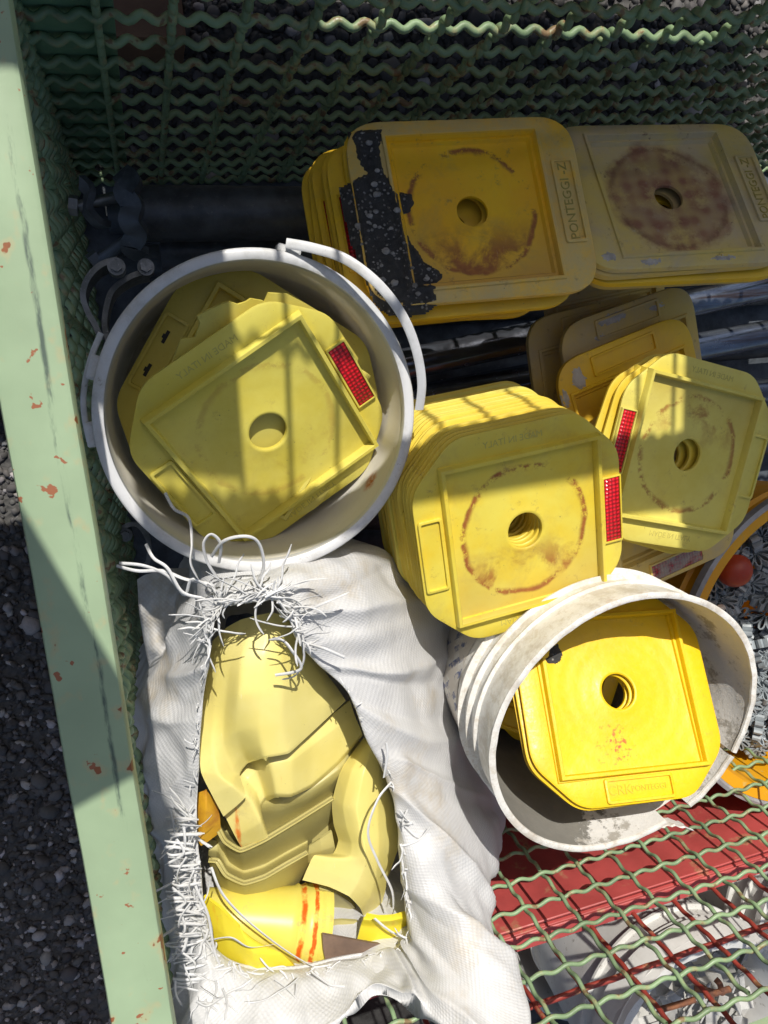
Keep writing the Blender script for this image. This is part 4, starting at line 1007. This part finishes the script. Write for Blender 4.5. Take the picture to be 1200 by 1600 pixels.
for i in range(NSK):
    for j in range(NRK):
        p = Vector(G[i, j]); v = j / (NRK - 1) * 11
        if v < 3.6: a = .002
        else: a = min(1, (v - 3.6) / 1.6)
        q = Vector((p.x * 7, p.y * 4, p.z * 7))
        wr = mnoise.noise(q) * .014 + (1 - abs(mnoise.noise(q * 2.3 + Vector((5, 1, 2)))) * 2) * .005
        # long creases running down the sides
        cr = abs(mnoise.noise(Vector((i * .055, v * .22, 4)))); wr += (.3 - min(cr, .3)) * .032
        wr += mnoise.noise(Vector((p.x * 55, p.y * 34, p.z * 55))) * .0018 + (1 - 2.2 * abs(mnoise.noise(Vector((p.x * 26 + p.y * 9, p.y * 15, p.z * 20))))) * .0022
        side = min(1, max(0, (v - 7.2) / 1.0)); wr *= (1 - .45 * side)
        G[i, j] += NN[i, j] * wr * a
V = G.reshape(-1, 3); Fc = []
UV = []
for i in range(NSK):
    ii = (i + 1) % NSK
    for j in range(NRK - 1):
        Fc.append((i * NRK + j, ii * NRK + j, ii * NRK + j + 1, i * NRK + j + 1))
        u0, u1 = ulen[i], ulen[i] + 1.45 / NSK
        UV += [(u0, vlen[i, j]), (u1, vlen[ii, j]), (u1, vlen[ii, j + 1]), (u0, vlen[i, j + 1])]
me = bpy.data.meshes.new('woven_sack'); me.from_pydata([tuple(v) for v in V], [], Fc); uvl = me.uv_layers.new(name='UVMap')
uvl.data.foreach_set('uv', np.array(UV).ravel()); me.polygons.foreach_set('use_smooth', [True] * len(Fc)); me.update()
sack = obj('woven_sack', me, M['sack']); tag(sack, 'torn white woven sack full of pale yellow plastic shells at the front of the crate', 'sack')
# drooping side fold seen left of the mouth, in shade
side_ = [[(214, 905, .46), (218, 960, .46), (226, 1010, .46), (236, 1060, .46), (240, 1110, .44)],
         [(240, 893, .48), (245, 950, .485), (250, 1005, .49), (252, 1050, .49), (255, 1100, .46)],
         [(275, 888, .49), (280, 935, .50), (282, 990, .50), (285, 1040, .50), (285, 1090, .47)],
         [(315, 890, .48), (320, 940, .48), (325, 990, .48), (325, 1040, .48), (325, 1090, .46)]]
rows = np.array([crom([at(*p) for p in r_], 50) for r_ in side_]); Gs = np.array([crom(rows[:, j], 40) for j in range(50)])
Gs[..., 2] += np.array([[mnoise.noise(Vector((i * .14, j * .12, 9))) * .010 for j in range(40)] for i in range(50)])
m = MB(); m.add(Gs.reshape(-1, 3), [(i * 40 + j, (i + 1) * 40 + j, (i + 1) * 40 + j + 1, i * 40 + j + 1) for i in range(49) for j in range(39)])
me = mesh_from('side_fold', m.V, m.F, True); uvl = me.uv_layers.new(name='UVMap')
co = [(v[0], v[1]) for v in m.V]; uvl.data.foreach_set('uv', np.array([co[l.vertex_index] for l in me.loops]).ravel()); obj('side_fold', me, M['sack'], sack)

# frayed strips around the mouth
fm = MB()
def strip(pts, w_=.0016, n=18, mb=None):
    C_ = crom(pts, n); T = np.gradient(C_, axis=0); T /= np.linalg.norm(T, axis=1)[:, None] + 1e-9
    A = np.array([random.uniform(-.25, .25), random.uniform(-.25, .25), 1.0]); tw = random.uniform(-1.4, 1.4); V = []
    for i in range(n):
        s_ = np.cross(T[i], A); s_ /= np.linalg.norm(s_) + 1e-9; nn = np.cross(s_, T[i]); th = tw * i / n
        d = s_ * math.cos(th) + nn * math.sin(th); ww = w_ * (1 if i < n - 2 else .5); e = np.cross(T[i], d) * .00012
        V += [C_[i] - d * ww - e, C_[i] + d * ww - e, C_[i] + d * ww + e, C_[i] - d * ww + e]
    (mb or fm).add(V, [(i * 4 + a, i * 4 + (a + 1) % 4, (i + 1) * 4 + (a + 1) % 4, (i + 1) * 4 + a) for i in range(n - 1) for a in range(4)])
def fray(px0, py0, z, dirx, diry, L, curl=.55, w_=.0011, lift=.02):
    p = at(px0, py0, z); k = L / 1200 * .65; pts = [p]; d = np.array([dirx, -diry]) ; d = d / np.linalg.norm(d)
    bend = random.gauss(0, .10)
    for s_ in range(5):
        a = bend + random.gauss(0, .5 * curl); d = np.array([d[0] * math.cos(a) - d[1] * math.sin(a), d[0] * math.sin(a) + d[1] * math.cos(a)])
        p = p + Vector((d[0] * k / 5, d[1] * k / 5, random.uniform(-.3, 1) * lift / 5)); pts.append(p)
    strip(pts, w_)
def many(n_, x0, x1, y0, y1, z, dx, dy, l0, l1):
    for _ in range(n_):
        fray(random.uniform(x0, x1), random.uniform(y0, y1), z + random.uniform(-.006, .006), random.uniform(*dx), random.uniform(*dy), l0 + (l1 - l0) * random.random() ** 2, random.choice((.2, .4, .9)), random.uniform(.0004, .00115), random.uniform(-.01, .018))
def lipfray(n_, i0, i1, z, out, tang, l0, l1, wmax=.0013):
    for _ in range(n_):
        t = random.uniform(i0, i1); k = int(t); u = t - k; a, b_, c_ = OP[k % 28], OP[(k + 1) % 28], OP[k % 28]
        x, y = a[0] + (b_[0] - a[0]) * u, a[1] + (b_[1] - a[1]) * u; tx, ty = b_[0] - a[0], b_[1] - a[1]; L = math.hypot(tx, ty); tx /= L; ty /= L
        ox, oy = OU[k % 28][0] - x, OU[k % 28][1] - y; L = math.hypot(ox, oy) + 1e-6; ox /= L; oy /= L
        o_, g_ = random.uniform(*out), random.uniform(*tang); off = random.uniform(-2, 12)
        zz0 = ZO[k % 28] + (ZO[(k + 1) % 28] - ZO[k % 28]) * u
        fray(x + ox * off, y + oy * off, zz0 + z + random.uniform(0, .008), ox * o_ + tx * g_, oy * o_ + ty * g_, l0 + (l1 - l0) * random.random() ** 2, random.choice((.1, .25, .5)), random.uniform(.0005, wmax), random.uniform(-.004, .014))
lipfray(62, 24.5, 27.99, .012, (-.5, 1), (-1, 1), 22, 95, .0010)
lipfray(26, 22.6, 24.6, .012, (-.9, .8), (-1, .4), 20, 80, .0010)
lipfray(22, 0, 1.0, .010, (-.4, 1), (-1, 1), 20, 85, .0009)
lipfray(16, 1, 4.5, .006, (-.2, .5), (-1, 1), 8, 22, .0007)
lipfray(60, 4.6, 8.9, .012, (-.2, 1), (-.9, 1), 25, 110, .0012)
lipfray(60, 8.5, 13.5, .010, (-.3, 1), (-1, 1), 8, 45, .0009)
lipfray(48, 14, 17.6, .012, (-.2, 1), (-1, 1), 18, 75, .0014)
lipfray(12, 18, 22, .006, (-.2, .5), (-1, 1), 7, 18, .0006)
many(26, 300, 540, 1518, 1570, .678, (-.2, .6), (.2, 1), 40, 110)
# short broken warp ladders on the left lip
for k in range(34):
    y_ = 1275 + k * 8.2 + random.uniform(-4, 4); x_ = 262 + 8 * math.sin(k * .7) + k * .3
    strip([at(x_ + random.uniform(-5, 5), y_, .660), at(x_ + 15, y_ + random.uniform(-4, 4), .665), at(x_ + 38 + random.uniform(0, 12), y_ + random.uniform(-5, 5), .662)], random.uniform(.0008, .0014))
    if k % 3 == 0: strip([at(x_ + random.uniform(0, 34), y_ - 14, .664), at(x_ + random.uniform(0, 34), y_ + 8, .666), at(x_ + random.uniform(0, 34), y_ + 26, .662)], random.uniform(.0008, .0014))
for pts in ([(182, 884, .655), (215, 892, .665), (255, 892, .66), (290, 905, .665), (330, 912, .668)], [(186, 880, .655), (225, 884, .662), (262, 900, .66), (288, 930, .66), (300, 905, .67), (330, 920, .668)],
            [(258, 770, .650), (272, 795, .66), (295, 810, .668), (300, 850, .675), (298, 880, .68), (310, 905, .672)], [(228, 850, .650), (240, 872, .66), (262, 888, .665), (285, 925, .665), (320, 935, .668)],
            [(330, 870, .67), (350, 845, .69), (385, 838, .695), (405, 850, .69), (412, 885, .68), (400, 915, .67)], [(342, 880, .67), (345, 850, .685), (330, 835, .69), (318, 850, .69), (325, 880, .68), (345, 910, .67)],
            [(430, 1055, .665), (470, 1045, .675), (455, 1015, .68), (440, 1000, .675), (420, 1000, .67)], [(470, 990, .68), (475, 1030, .672), (462, 1055, .665), (440, 1062, .66)],
            [(478, 1005, .68), (510, 1015, .69), (540, 1028, .69)], [(470, 960, .68), (500, 945, .69), (545, 925, .69)]):
    strip([at(*p) for p in pts], .0013, 34)
for pts in ([(330, 1355, .66), (350, 1400, .665), (400, 1450, .66), (470, 1500, .655), (545, 1535, .65), (620, 1560, .645)], [(312, 1345, .655), (305, 1380, .66), (325, 1430, .66), (340, 1500, .655), (380, 1560, .65), (420, 1605, .65)],
            [(612, 1222, .66), (590, 1250, .668), (575, 1300, .67), (590, 1345, .665), (612, 1390, .655), (615, 1420, .65)], [(325, 1470, .655), (360, 1465, .665), (390, 1480, .662), (430, 1475, .66)],
            [(600, 1215, .665), (605, 1180, .67), (603, 1160, .672)], [(585, 1435, .655), (610, 1455, .655), (640, 1470, .655)]):
    strip([at(*p) for p in pts], .0012, 40)
fm.build('frayed_edge', M['sack_strip'], sack, True, None)

# ------------------------------------------------------------------ plastic shells in the sack (moulded joint guards)
def shell(name, rows, mat, th=.0030, nu=60, nv=60, label='', cat='shell', dz=0.0, wav=0.0, group='yellow shells in the sack'):
    """rows: lists of (px,py,z); every row the same length. Lofted, then given a thickness with a closed rim."""
    A = np.array([crisp([at(x, y, z + dz) for (x, y, z) in r_], nu) for r_ in rows]); Gd = np.array([crisp(A[:, i], nv, .5) for i in range(nu)])
    for _ in range(2): Gd[1:-1, 1:-1] = .5 * Gd[1:-1, 1:-1] + .125 * (Gd[:-2, 1:-1] + Gd[2:, 1:-1] + Gd[1:-1, :-2] + Gd[1:-1, 2:])
    a = np.gradient(Gd, axis=0); b_ = np.gradient(Gd, axis=1); N = np.cross(a, b_); N /= np.linalg.norm(N, axis=2)[:, :, None] + 1e-12
    if N[..., 2].mean() < 0: N = -N
    lo = Gd - N * th; V = np.concatenate([Gd.reshape(-1, 3), lo.reshape(-1, 3)]); o_ = nu * nv; Fc = []
    for i in range(nu - 1):
        for j in range(nv - 1):
            q = (i * nv + j, (i + 1) * nv + j, (i + 1) * nv + j + 1, i * nv + j + 1); Fc.append(q); Fc.append(tuple(o_ + k for k in q[::-1]))
    for j in range(nv - 1):
        for i in (0, nu - 1): Fc.append((i * nv + j, i * nv + j + 1, o_ + i * nv + j + 1, o_ + i * nv + j))
    for i in range(nu - 1):
        for j in (0, nv - 1): Fc.append((i * nv + j, (i + 1) * nv + j, o_ + (i + 1) * nv + j, o_ + i * nv + j))
    me = mesh_from(name, V, Fc, True); 
    import bmesh
    bm = bmesh.new(); bm.from_mesh(me); bmesh.ops.recalc_face_normals(bm, faces=bm.faces); bm.to_mesh(me); bm.free()
    me.polygons.foreach_set('use_smooth', [True] * len(me.polygons))
    try: me.set_sharp_from_angle(angle=R_(50))
    except Exception: pass
    return tag(obj(name, me, mat), label, cat, group)
def zq(*pts):                      # picture points measured on an enlargement of the sack mouth
    return [(x / 1.875 + 200, y / 1.875 + 860, z) for (x, y, z) in pts]
shell('joint_guard', [
    zq((250, 262, .585), (290, 225, .60), (330, 203, .608), (370, 192, .612), (420, 182, .613), (455, 190, .61), (478, 212, .60), (490, 240, .585), (496, 265, .57)),
    zq((228, 350, .59), (262, 330, .608), (300, 318, .620), (335, 308, .630), (400, 298, .634), (450, 296, .632), (500, 305, .62), (535, 320, .60), (560, 335, .575)),
    zq((214, 460, .60), (250, 450, .612), (285, 440, .622), (325, 425, .640), (395, 415, .644), (455, 405, .642), (520, 395, .625), (575, 392, .605), (610, 398, .58)),
    zq((207, 560, .612), (245, 565, .620), (280, 560, .620), (318, 530, .632), (385, 515, .646), (450, 500, .645), (520, 470, .628), (585, 440, .61), (628, 425, .59)),
    zq((214, 650, .622), (265, 655, .628), (305, 640, .616), (335, 590, .620), (390, 572, .646), (460, 560, .645), (515, 525, .63), (582, 468, .612), (634, 434, .592)),
    zq((245, 715, .624), (305, 690, .630), (322, 655, .612), (350, 617, .612), (398, 602, .646), (468, 588, .645), (515, 548, .63), (581, 488, .612), (637, 439, .592)),
    zq((280, 780, .620), (345, 722, .626), (327, 657, .610), (350, 624, .610), (400, 608, .645), (470, 595, .644), (515, 555, .63), (580, 495, .612), (638, 441, .592))],
    M['shell'], label='large cream yellow hood shell uppermost in the sack mouth', nu=90, nv=90)
shell('joint_guard', [
    zq((225, 640, .590), (290, 650, .60), (325, 640, .59), (350, 600, .59), (405, 580, .62), (475, 570, .62), (530, 540, .606), (600, 480, .590), (650, 440, .575)),
    zq((255, 720, .598), (330, 700, .612), (350, 670, .600), (375, 640, .600), (415, 625, .628), (480, 615, .628), (535, 575, .612), (610, 520, .596), (665, 485, .58)),
    zq((290, 790, .602), (365, 745, .614), (375, 705, .600), (390, 680, .600), (425, 670, .628), (480, 665, .628), (540, 630, .612), (612, 575, .598), (678, 515, .582)),
    zq((315, 840, .602), (390, 795, .614), (388, 745, .598), (402, 722, .598), (432, 712, .627), (480, 712, .627), (540, 682, .612), (612, 620, .598), (686, 536, .584)),
    zq((345, 893, .590), (410, 840, .602), (390, 765, .586), (404, 738, .586), (434, 723, .622), (478, 722, .622), (542, 692, .604), (614, 632, .590), (688, 542, .578))],
    M['shell_o'], label='cream shell with an orange scuff nested under the large hood', nu=90, nv=80)
shell('joint_guard', [
    zq((375, 700, .585), (440, 690, .592), (520, 660, .592), (600, 610, .585), (655, 560, .575)),
    zq((388, 745, .590), (450, 732, .600), (540, 698, .602), (620, 640, .594), (652, 600, .580)),
    zq((390, 765, .586), (450, 760, .594), (540, 720, .596), (615, 668, .588), (648, 640, .575)),
    zq((400, 830, .562), (450, 815, .566), (530, 770, .568), (600, 722, .562), (640, 680, .55))],
    M['shell_dull_shaded'], label='shaded yellow shell whose side wall shows under the nested hoods')
def gutter(rim, wall, mat, label, z, back=-26):
    """a nested U shaped shell: its rim line, the foot of its outer wall, and the channel behind the rim"""
    R0 = [(x, y + back * 2.2, z - .052 + d) for (x, y, d) in rim]; R1 = [(x, y + back, z - .044 + d) for (x, y, d) in rim]
    R2 = [(x, y - 7, z - .018 + d) for (x, y, d) in rim]; R3 = [(x, y, z + d) for (x, y, d) in rim]; R4 = [(x + 1, y + 6, z + d - .0006) for (x, y, d) in rim]
    R5 = [((a[0] + b_[0]) / 2, (a[1] + b_[1]) / 2, z - .026) for a, b_ in zip(rim, wall)]; R6 = [(x, y, z - .060) for (x, y) in wall]
    shell('joint_guard', [zq(*r_) for r_ in (R0, R1, R2, R3, R4, R5, R6)], mat, label=label, nu=80, nv=90)
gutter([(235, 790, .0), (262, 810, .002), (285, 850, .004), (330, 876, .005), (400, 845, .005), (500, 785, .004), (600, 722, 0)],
       [(255, 850), (278, 895), (305, 945), (345, 972), (405, 958), (515, 890), (604, 830)], M['shell_dull_shaded'], 'shade-darkened dull yellow gutter shell in the middle of the nested group', .596)
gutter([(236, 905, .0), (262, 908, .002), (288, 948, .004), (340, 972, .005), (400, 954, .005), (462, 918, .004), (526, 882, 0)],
       [(248, 965), (270, 1010), (302, 1045), (345, 1066), (402, 1062), (462, 1026), (530, 950)], M['shell_dull_shaded'], 'shade-darkened dull yellow gutter shell with a rounded end, lowest of the nested group', .602)
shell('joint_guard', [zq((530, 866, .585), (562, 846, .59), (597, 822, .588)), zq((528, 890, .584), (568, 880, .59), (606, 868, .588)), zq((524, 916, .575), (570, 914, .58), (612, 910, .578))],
      M['shell_dull_shaded'], label='small dull yellow corner block beside the half pipe shell')
shell('bottom_shade_piece', [zq((570, 1125, .640), (700, 1148, .644), (808, 1160, .640)), zq((572, 1168, .640), (700, 1176, .645), (815, 1176, .642)), zq((580, 1208, .640), (700, 1204, .642), (818, 1190, .640))], simple('brown_shade_colour', (.20, .13, .09), (.12, .08, .06), .7, 30, .5), label='added dark brown piece painting the shade at the foot of the sack mouth')  # dark piece added for the brown shade inside the sack mouth
# right hand shell
shell('joint_guard', [
    zq((690, 548, .580), (702, 560, .592), (716, 580, .602), (735, 615, .600), (750, 655, .580)),
    zq((625, 640, .590), (655, 645, .606), (690, 655, .616), (735, 690, .612), (778, 735, .585)),
    zq((598, 735, .592), (630, 745, .612), (670, 755, .624), (732, 780, .618), (795, 812, .588)),
    zq((602, 800, .594), (640, 812, .616), (680, 818, .628), (735, 840, .622), (793, 868, .592)),
    zq((616, 850, .596), (655, 858, .620), (692, 862, .632), (735, 888, .624), (776, 918, .595)),
    zq((600, 888, .600), (650, 894, .622), (695, 902, .634), (730, 930, .624), (760, 962, .596)),
    zq((546, 893, .606), (620, 908, .620), (690, 930, .632), (725, 965, .622), (752, 1005, .594)),
    zq((526, 930, .606), (605, 948, .620), (672, 976, .630), (710, 1015, .618), (735, 1060, .590)),
    zq((511, 966, .604), (590, 986, .618), (648, 1014, .626), (682, 1050, .614), (700, 1097, .586))],
    M['shell'], label='cream shell with a rounded half pipe end at the right of the sack mouth', nu=90, nv=100)
shell('joint_guard', [
    zq((560, 990, .596), (610, 1005, .600), (655, 1035, .594), (680, 1070, .580)),
    zq((575, 1040, .582), (620, 1050, .582), (660, 1070, .576), (690, 1092, .568)),
    zq((588, 1086, .572), (630, 1094, .572), (670, 1102, .568), (700, 1104, .562))],
    M['shell_dull_shaded'], label='inner lip showing beneath the half pipe end')
# lemon bell-shaped pipe end at the bottom
def tubeshell(p0, p1, r0, r1, mat, label, flare=.0, rib=True, arc=(0, 360), name='pipe_guard'):
    a, b_ = Vector(p0), Vector(p1); d = (b_ - a).normalized(); s_ = d.cross(Vector((0, 0, 1))).normalized(); u_ = s_.cross(d); m = MB(); K = 34; Q = 56; V = []
    def rad(t):
        r = r0 + (r1 - r0) * t + flare * max(0, (t - .35) / .65) ** 2
        if rib and t > .72: r += .0016 * (1 if int((t - .72) * 30) % 2 == 0 else 0)
        return r
    for side_i in (0, 1):
        for i in range(K + 1):
            t = i / K; r = rad(t) - (.003 if side_i else 0)
            for q in range(Q + 1):
                th = R_(arc[0] + (arc[1] - arc[0]) * q / Q); V.append(tuple(a.lerp(b_, t) + (s_ * math.cos(th) + u_ * math.sin(th)) * r))
    o_ = (K + 1) * (Q + 1); Fc = []
    for i in range(K):
        for q in range(Q):
            f_ = (i * (Q + 1) + q, i * (Q + 1) + q + 1, (i + 1) * (Q + 1) + q + 1, (i + 1) * (Q + 1) + q); Fc += [f_, tuple(o_ + k for k in f_[::-1])]
    for q in range(Q):
        for i in (0, K): Fc.append((i * (Q + 1) + q, i * (Q + 1) + q + 1, o_ + i * (Q + 1) + q + 1, o_ + i * (Q + 1) + q))
    m.add(V, Fc); return tag(m.build(name, mat, None, True, 40), label, 'shell', 'yellow shells in the sack')
pa_, pb_ = at(318, 1432, .575), at(508, 1447, .592)
n = NT('lemon_plastic_with_orange_ring'); dv_ = (pb_ - pa_).normalized(); vd = n.t.nodes.new('ShaderNodeVectorMath'); vd.operation = 'DOT_PRODUCT'; n.lk(n.o, vd.inputs[0]); vd.inputs[1].default_value = dv_
ax_ = n.math('SUBTRACT', vd.outputs['Value'], pa_.dot(dv_)); L_ = (pb_ - pa_).length
ax_ = n.math('ADD', ax_, n.math('MULTIPLY', n.math('SUBTRACT', n.noise(60, 4), .5), .006))
rg_ = n.math('MAXIMUM', n.math('MULTIPLY', n.step(ax_, L_ * .74, L_ * .76), n.step(ax_, L_ * .78, L_ * .80, 1, 0)), n.math('MULTIPLY', n.step(ax_, L_ * .85, L_ * .86), n.step(ax_, L_ * .88, L_ * .89, 1, 0)))
c = n.mix(n.step(n.noise(10, 5), .35, .7), (.80, .70, .15), (.76, .64, .10)); c = n.mix(n.step(n.noise(30, 7, .8), .54, .66, 0, .5), c, (.52, .42, .2)); c = n.mix(n.math('MULTIPLY', rg_, n.step(n.noise(35, 5, .7), .38, .52)), c, (.70, .13, .01)); c = n.mix(n.step(n.noise(40, 7, .8), .60, .68, 0, .5), c, (.70, .62, .35))
M['pipe'] = n.out(c, .38, n.bump(n.noise(40, 5), .2, .001), trans=.12)
tubeshell(pa_, pb_, .027, .037, M['pipe'], 'lemon yellow pipe guard with ribbed orange-stained end at the bottom of the sack mouth', .006)
shell('joint_guard', [[(318, 1400, .615), (345, 1420, .63), (375, 1450, .64), (400, 1470, .635)], [(322, 1440, .615), (352, 1462, .632), (395, 1488, .645), (440, 1490, .64)], [(330, 1490, .61), (360, 1500, .625), (402, 1520, .640), (462, 1512, .634)], [(345, 1505, .60), (375, 1515, .61), (405, 1537, .626), (458, 1518, .63)]], M['shell_y'], label='lemon yellow bent flange at the lower left of the sack mouth')
shell('joint_guard', [zq((700, 1062, .634), (735, 1068, .640), (775, 1066, .640), (812, 1056, .634)), zq((690, 1080, .640), (735, 1086, .646), (775, 1084, .646), (815, 1074, .640)), zq((682, 1100, .634), (730, 1104, .638), (775, 1102, .638), (816, 1094, .634)), zq((664, 1168, .630), (715, 1180, .636), (770, 1178, .636), (812, 1160, .630))], M['shell_y'], label='lemon yellow box shell at the lower right of the sack mouth')
shell('joint_guard', [[(505, 1440, .60), (535, 1438, .606), (562, 1440, .605)], [(505, 1462, .60), (535, 1462, .606), (562, 1462, .603)], [(508, 1480, .59), (535, 1484, .595), (562, 1484, .595)]], M['shell_dull_shaded'], label='small dull yellow shell next to the ribbed pipe end')
shell('joint_guard', [[(306, 1240, .600), (322, 1235, .608), (340, 1255, .600)], [(305, 1268, .602), (322, 1265, .612), (344, 1280, .602)], [(306, 1298, .596), (314, 1322, .602), (345, 1300, .596)]], M['amber'], label='small amber piece with rust at the left lip of the sack mouth')
shell('joint_guard', [[(500, 1200, .555), (540, 1150, .56), (600, 1180, .55)], [(490, 1290, .555), (540, 1270, .565), (600, 1290, .555)], [(480, 1380, .54), (540, 1390, .55), (610, 1400, .54)]], M['shell_dull_shaded'], label='flat dull yellow shell between the gutters and the half pipe')

# ------------------------------------------------------------------ unseen blockers beyond the back wall, shaped to throw the rear shade
bk = empty('unseen_crate_stack', (.5, 1.0, 0), 'unseen crate stack beyond the back wall, its sheets shaped to cast the rear shade', 'crate stack')
def kp(mb, name, mat, root=bk): 
    o = mb.build(name, mat, root, True, 35); o.matrix_parent_inverse = Matrix.Translation(-root.location); return o
XL, XR, YS = -.02, 1.15, .60
m = MB(); m.box((XL, YS, .05), (XR, YS + .012, .905), .002); kp(m, 'side_sheet', M['ply'])
for x in (XL + .02, .62, XR - .08):
    m = MB(); m.box((x, YS + .02, .05), (x + .05, YS + .07, 1.44), .003); kp(m, 'post', M['wood'])
m = MB(); m.box((XL, YS, .974), (XR, YS + .012, 1.225), .002); m.box((XL, YS + .0125, .98), (.072, YS + .02, 1.43), .002); m.box((XL, YS + .0125, .85), (.19, YS + .02, .978), .002); m.box((.21, YS + .0125, .98), (XR, YS + .02, 1.335), .002); kp(m, 'side_sheet', M['ply'])  # sheet heights and gaps shaped to shade the bucket and rear piles
mesh_wall('mesh_panel', M['green_wire'], bk, (XL, YS - .008, 1.205), (1, 0, 0), (0, 0, 1), 25, 2, .046, .105, (0, -1, 0), .0030, .003, samp=6).matrix_parent_inverse = Matrix.Translation(-bk.location)
m = MB(); m.box((XL, YS - .005, 1.438), (XR, YS + .012, 1.513), .002); kp(m, 'top_rail', M['green'])
m = MB(); m.box((.545, YS, 1.5135), (.86, YS + .3, 1.64), .003)  # added unseen box, thickening the shade band at the right
tag(m.build('shade_box', M['ply']), 'added unseen box on the crate stack, casting shade at the right', 'box')
m = MB(); m.box((-1.4, YS, 0), (-.125, YS + .02, .80), .004); m.box((-1.4, YS, .955), (-.125, YS + .02, 2.15), .004); m.box((-1.4, YS + .021, 0), (-1.2, YS + .06, 2.15), .004); m.box((-.118, YS, .0), (XL - .001, YS + .02, 1.37), .003)  # added unseen panels that keep the sun off the ground at left
tag(m.build('shade_panels', M['ply']), 'added unseen panels beyond the back left corner, shading the ground at left', 'shade blocker')
# added unseen board floating above the left rail, standing in for an arm's shadow
A, B_ = Vector((-.36, 1.12, 1.374)), Vector((-.058, .2266, 1.374)); d = (B_ - A).normalized(); s_ = d.cross(Vector((0, 0, 1))).normalized()
m = MB(); m.add([tuple(P + s_ * sg * .037 + Vector((0, 0, zz_))) for P in (A, B_) for sg in (-1, 1) for zz_ in (0, .018)], [(0, 1, 3, 2), (4, 6, 7, 5), (0, 4, 5, 1), (2, 3, 7, 6), (1, 5, 7, 3), (0, 2, 6, 4)])
tag(m.build('shade_board', M['wood'], smooth=False), 'added unseen board above the left rail, casting the diagonal shade on it', 'board')
# weathered timber lying outside the back wall, seen through the mesh
m = MB(); m.box((-.02, .47, 0), (.12, .60, .10), .004); tag(m.build('timber_block', M['wood']), 'brown timber block on the gravel behind the rear mesh, top left', 'timber')
print('objects', len(COL.objects), 'clips', ci)
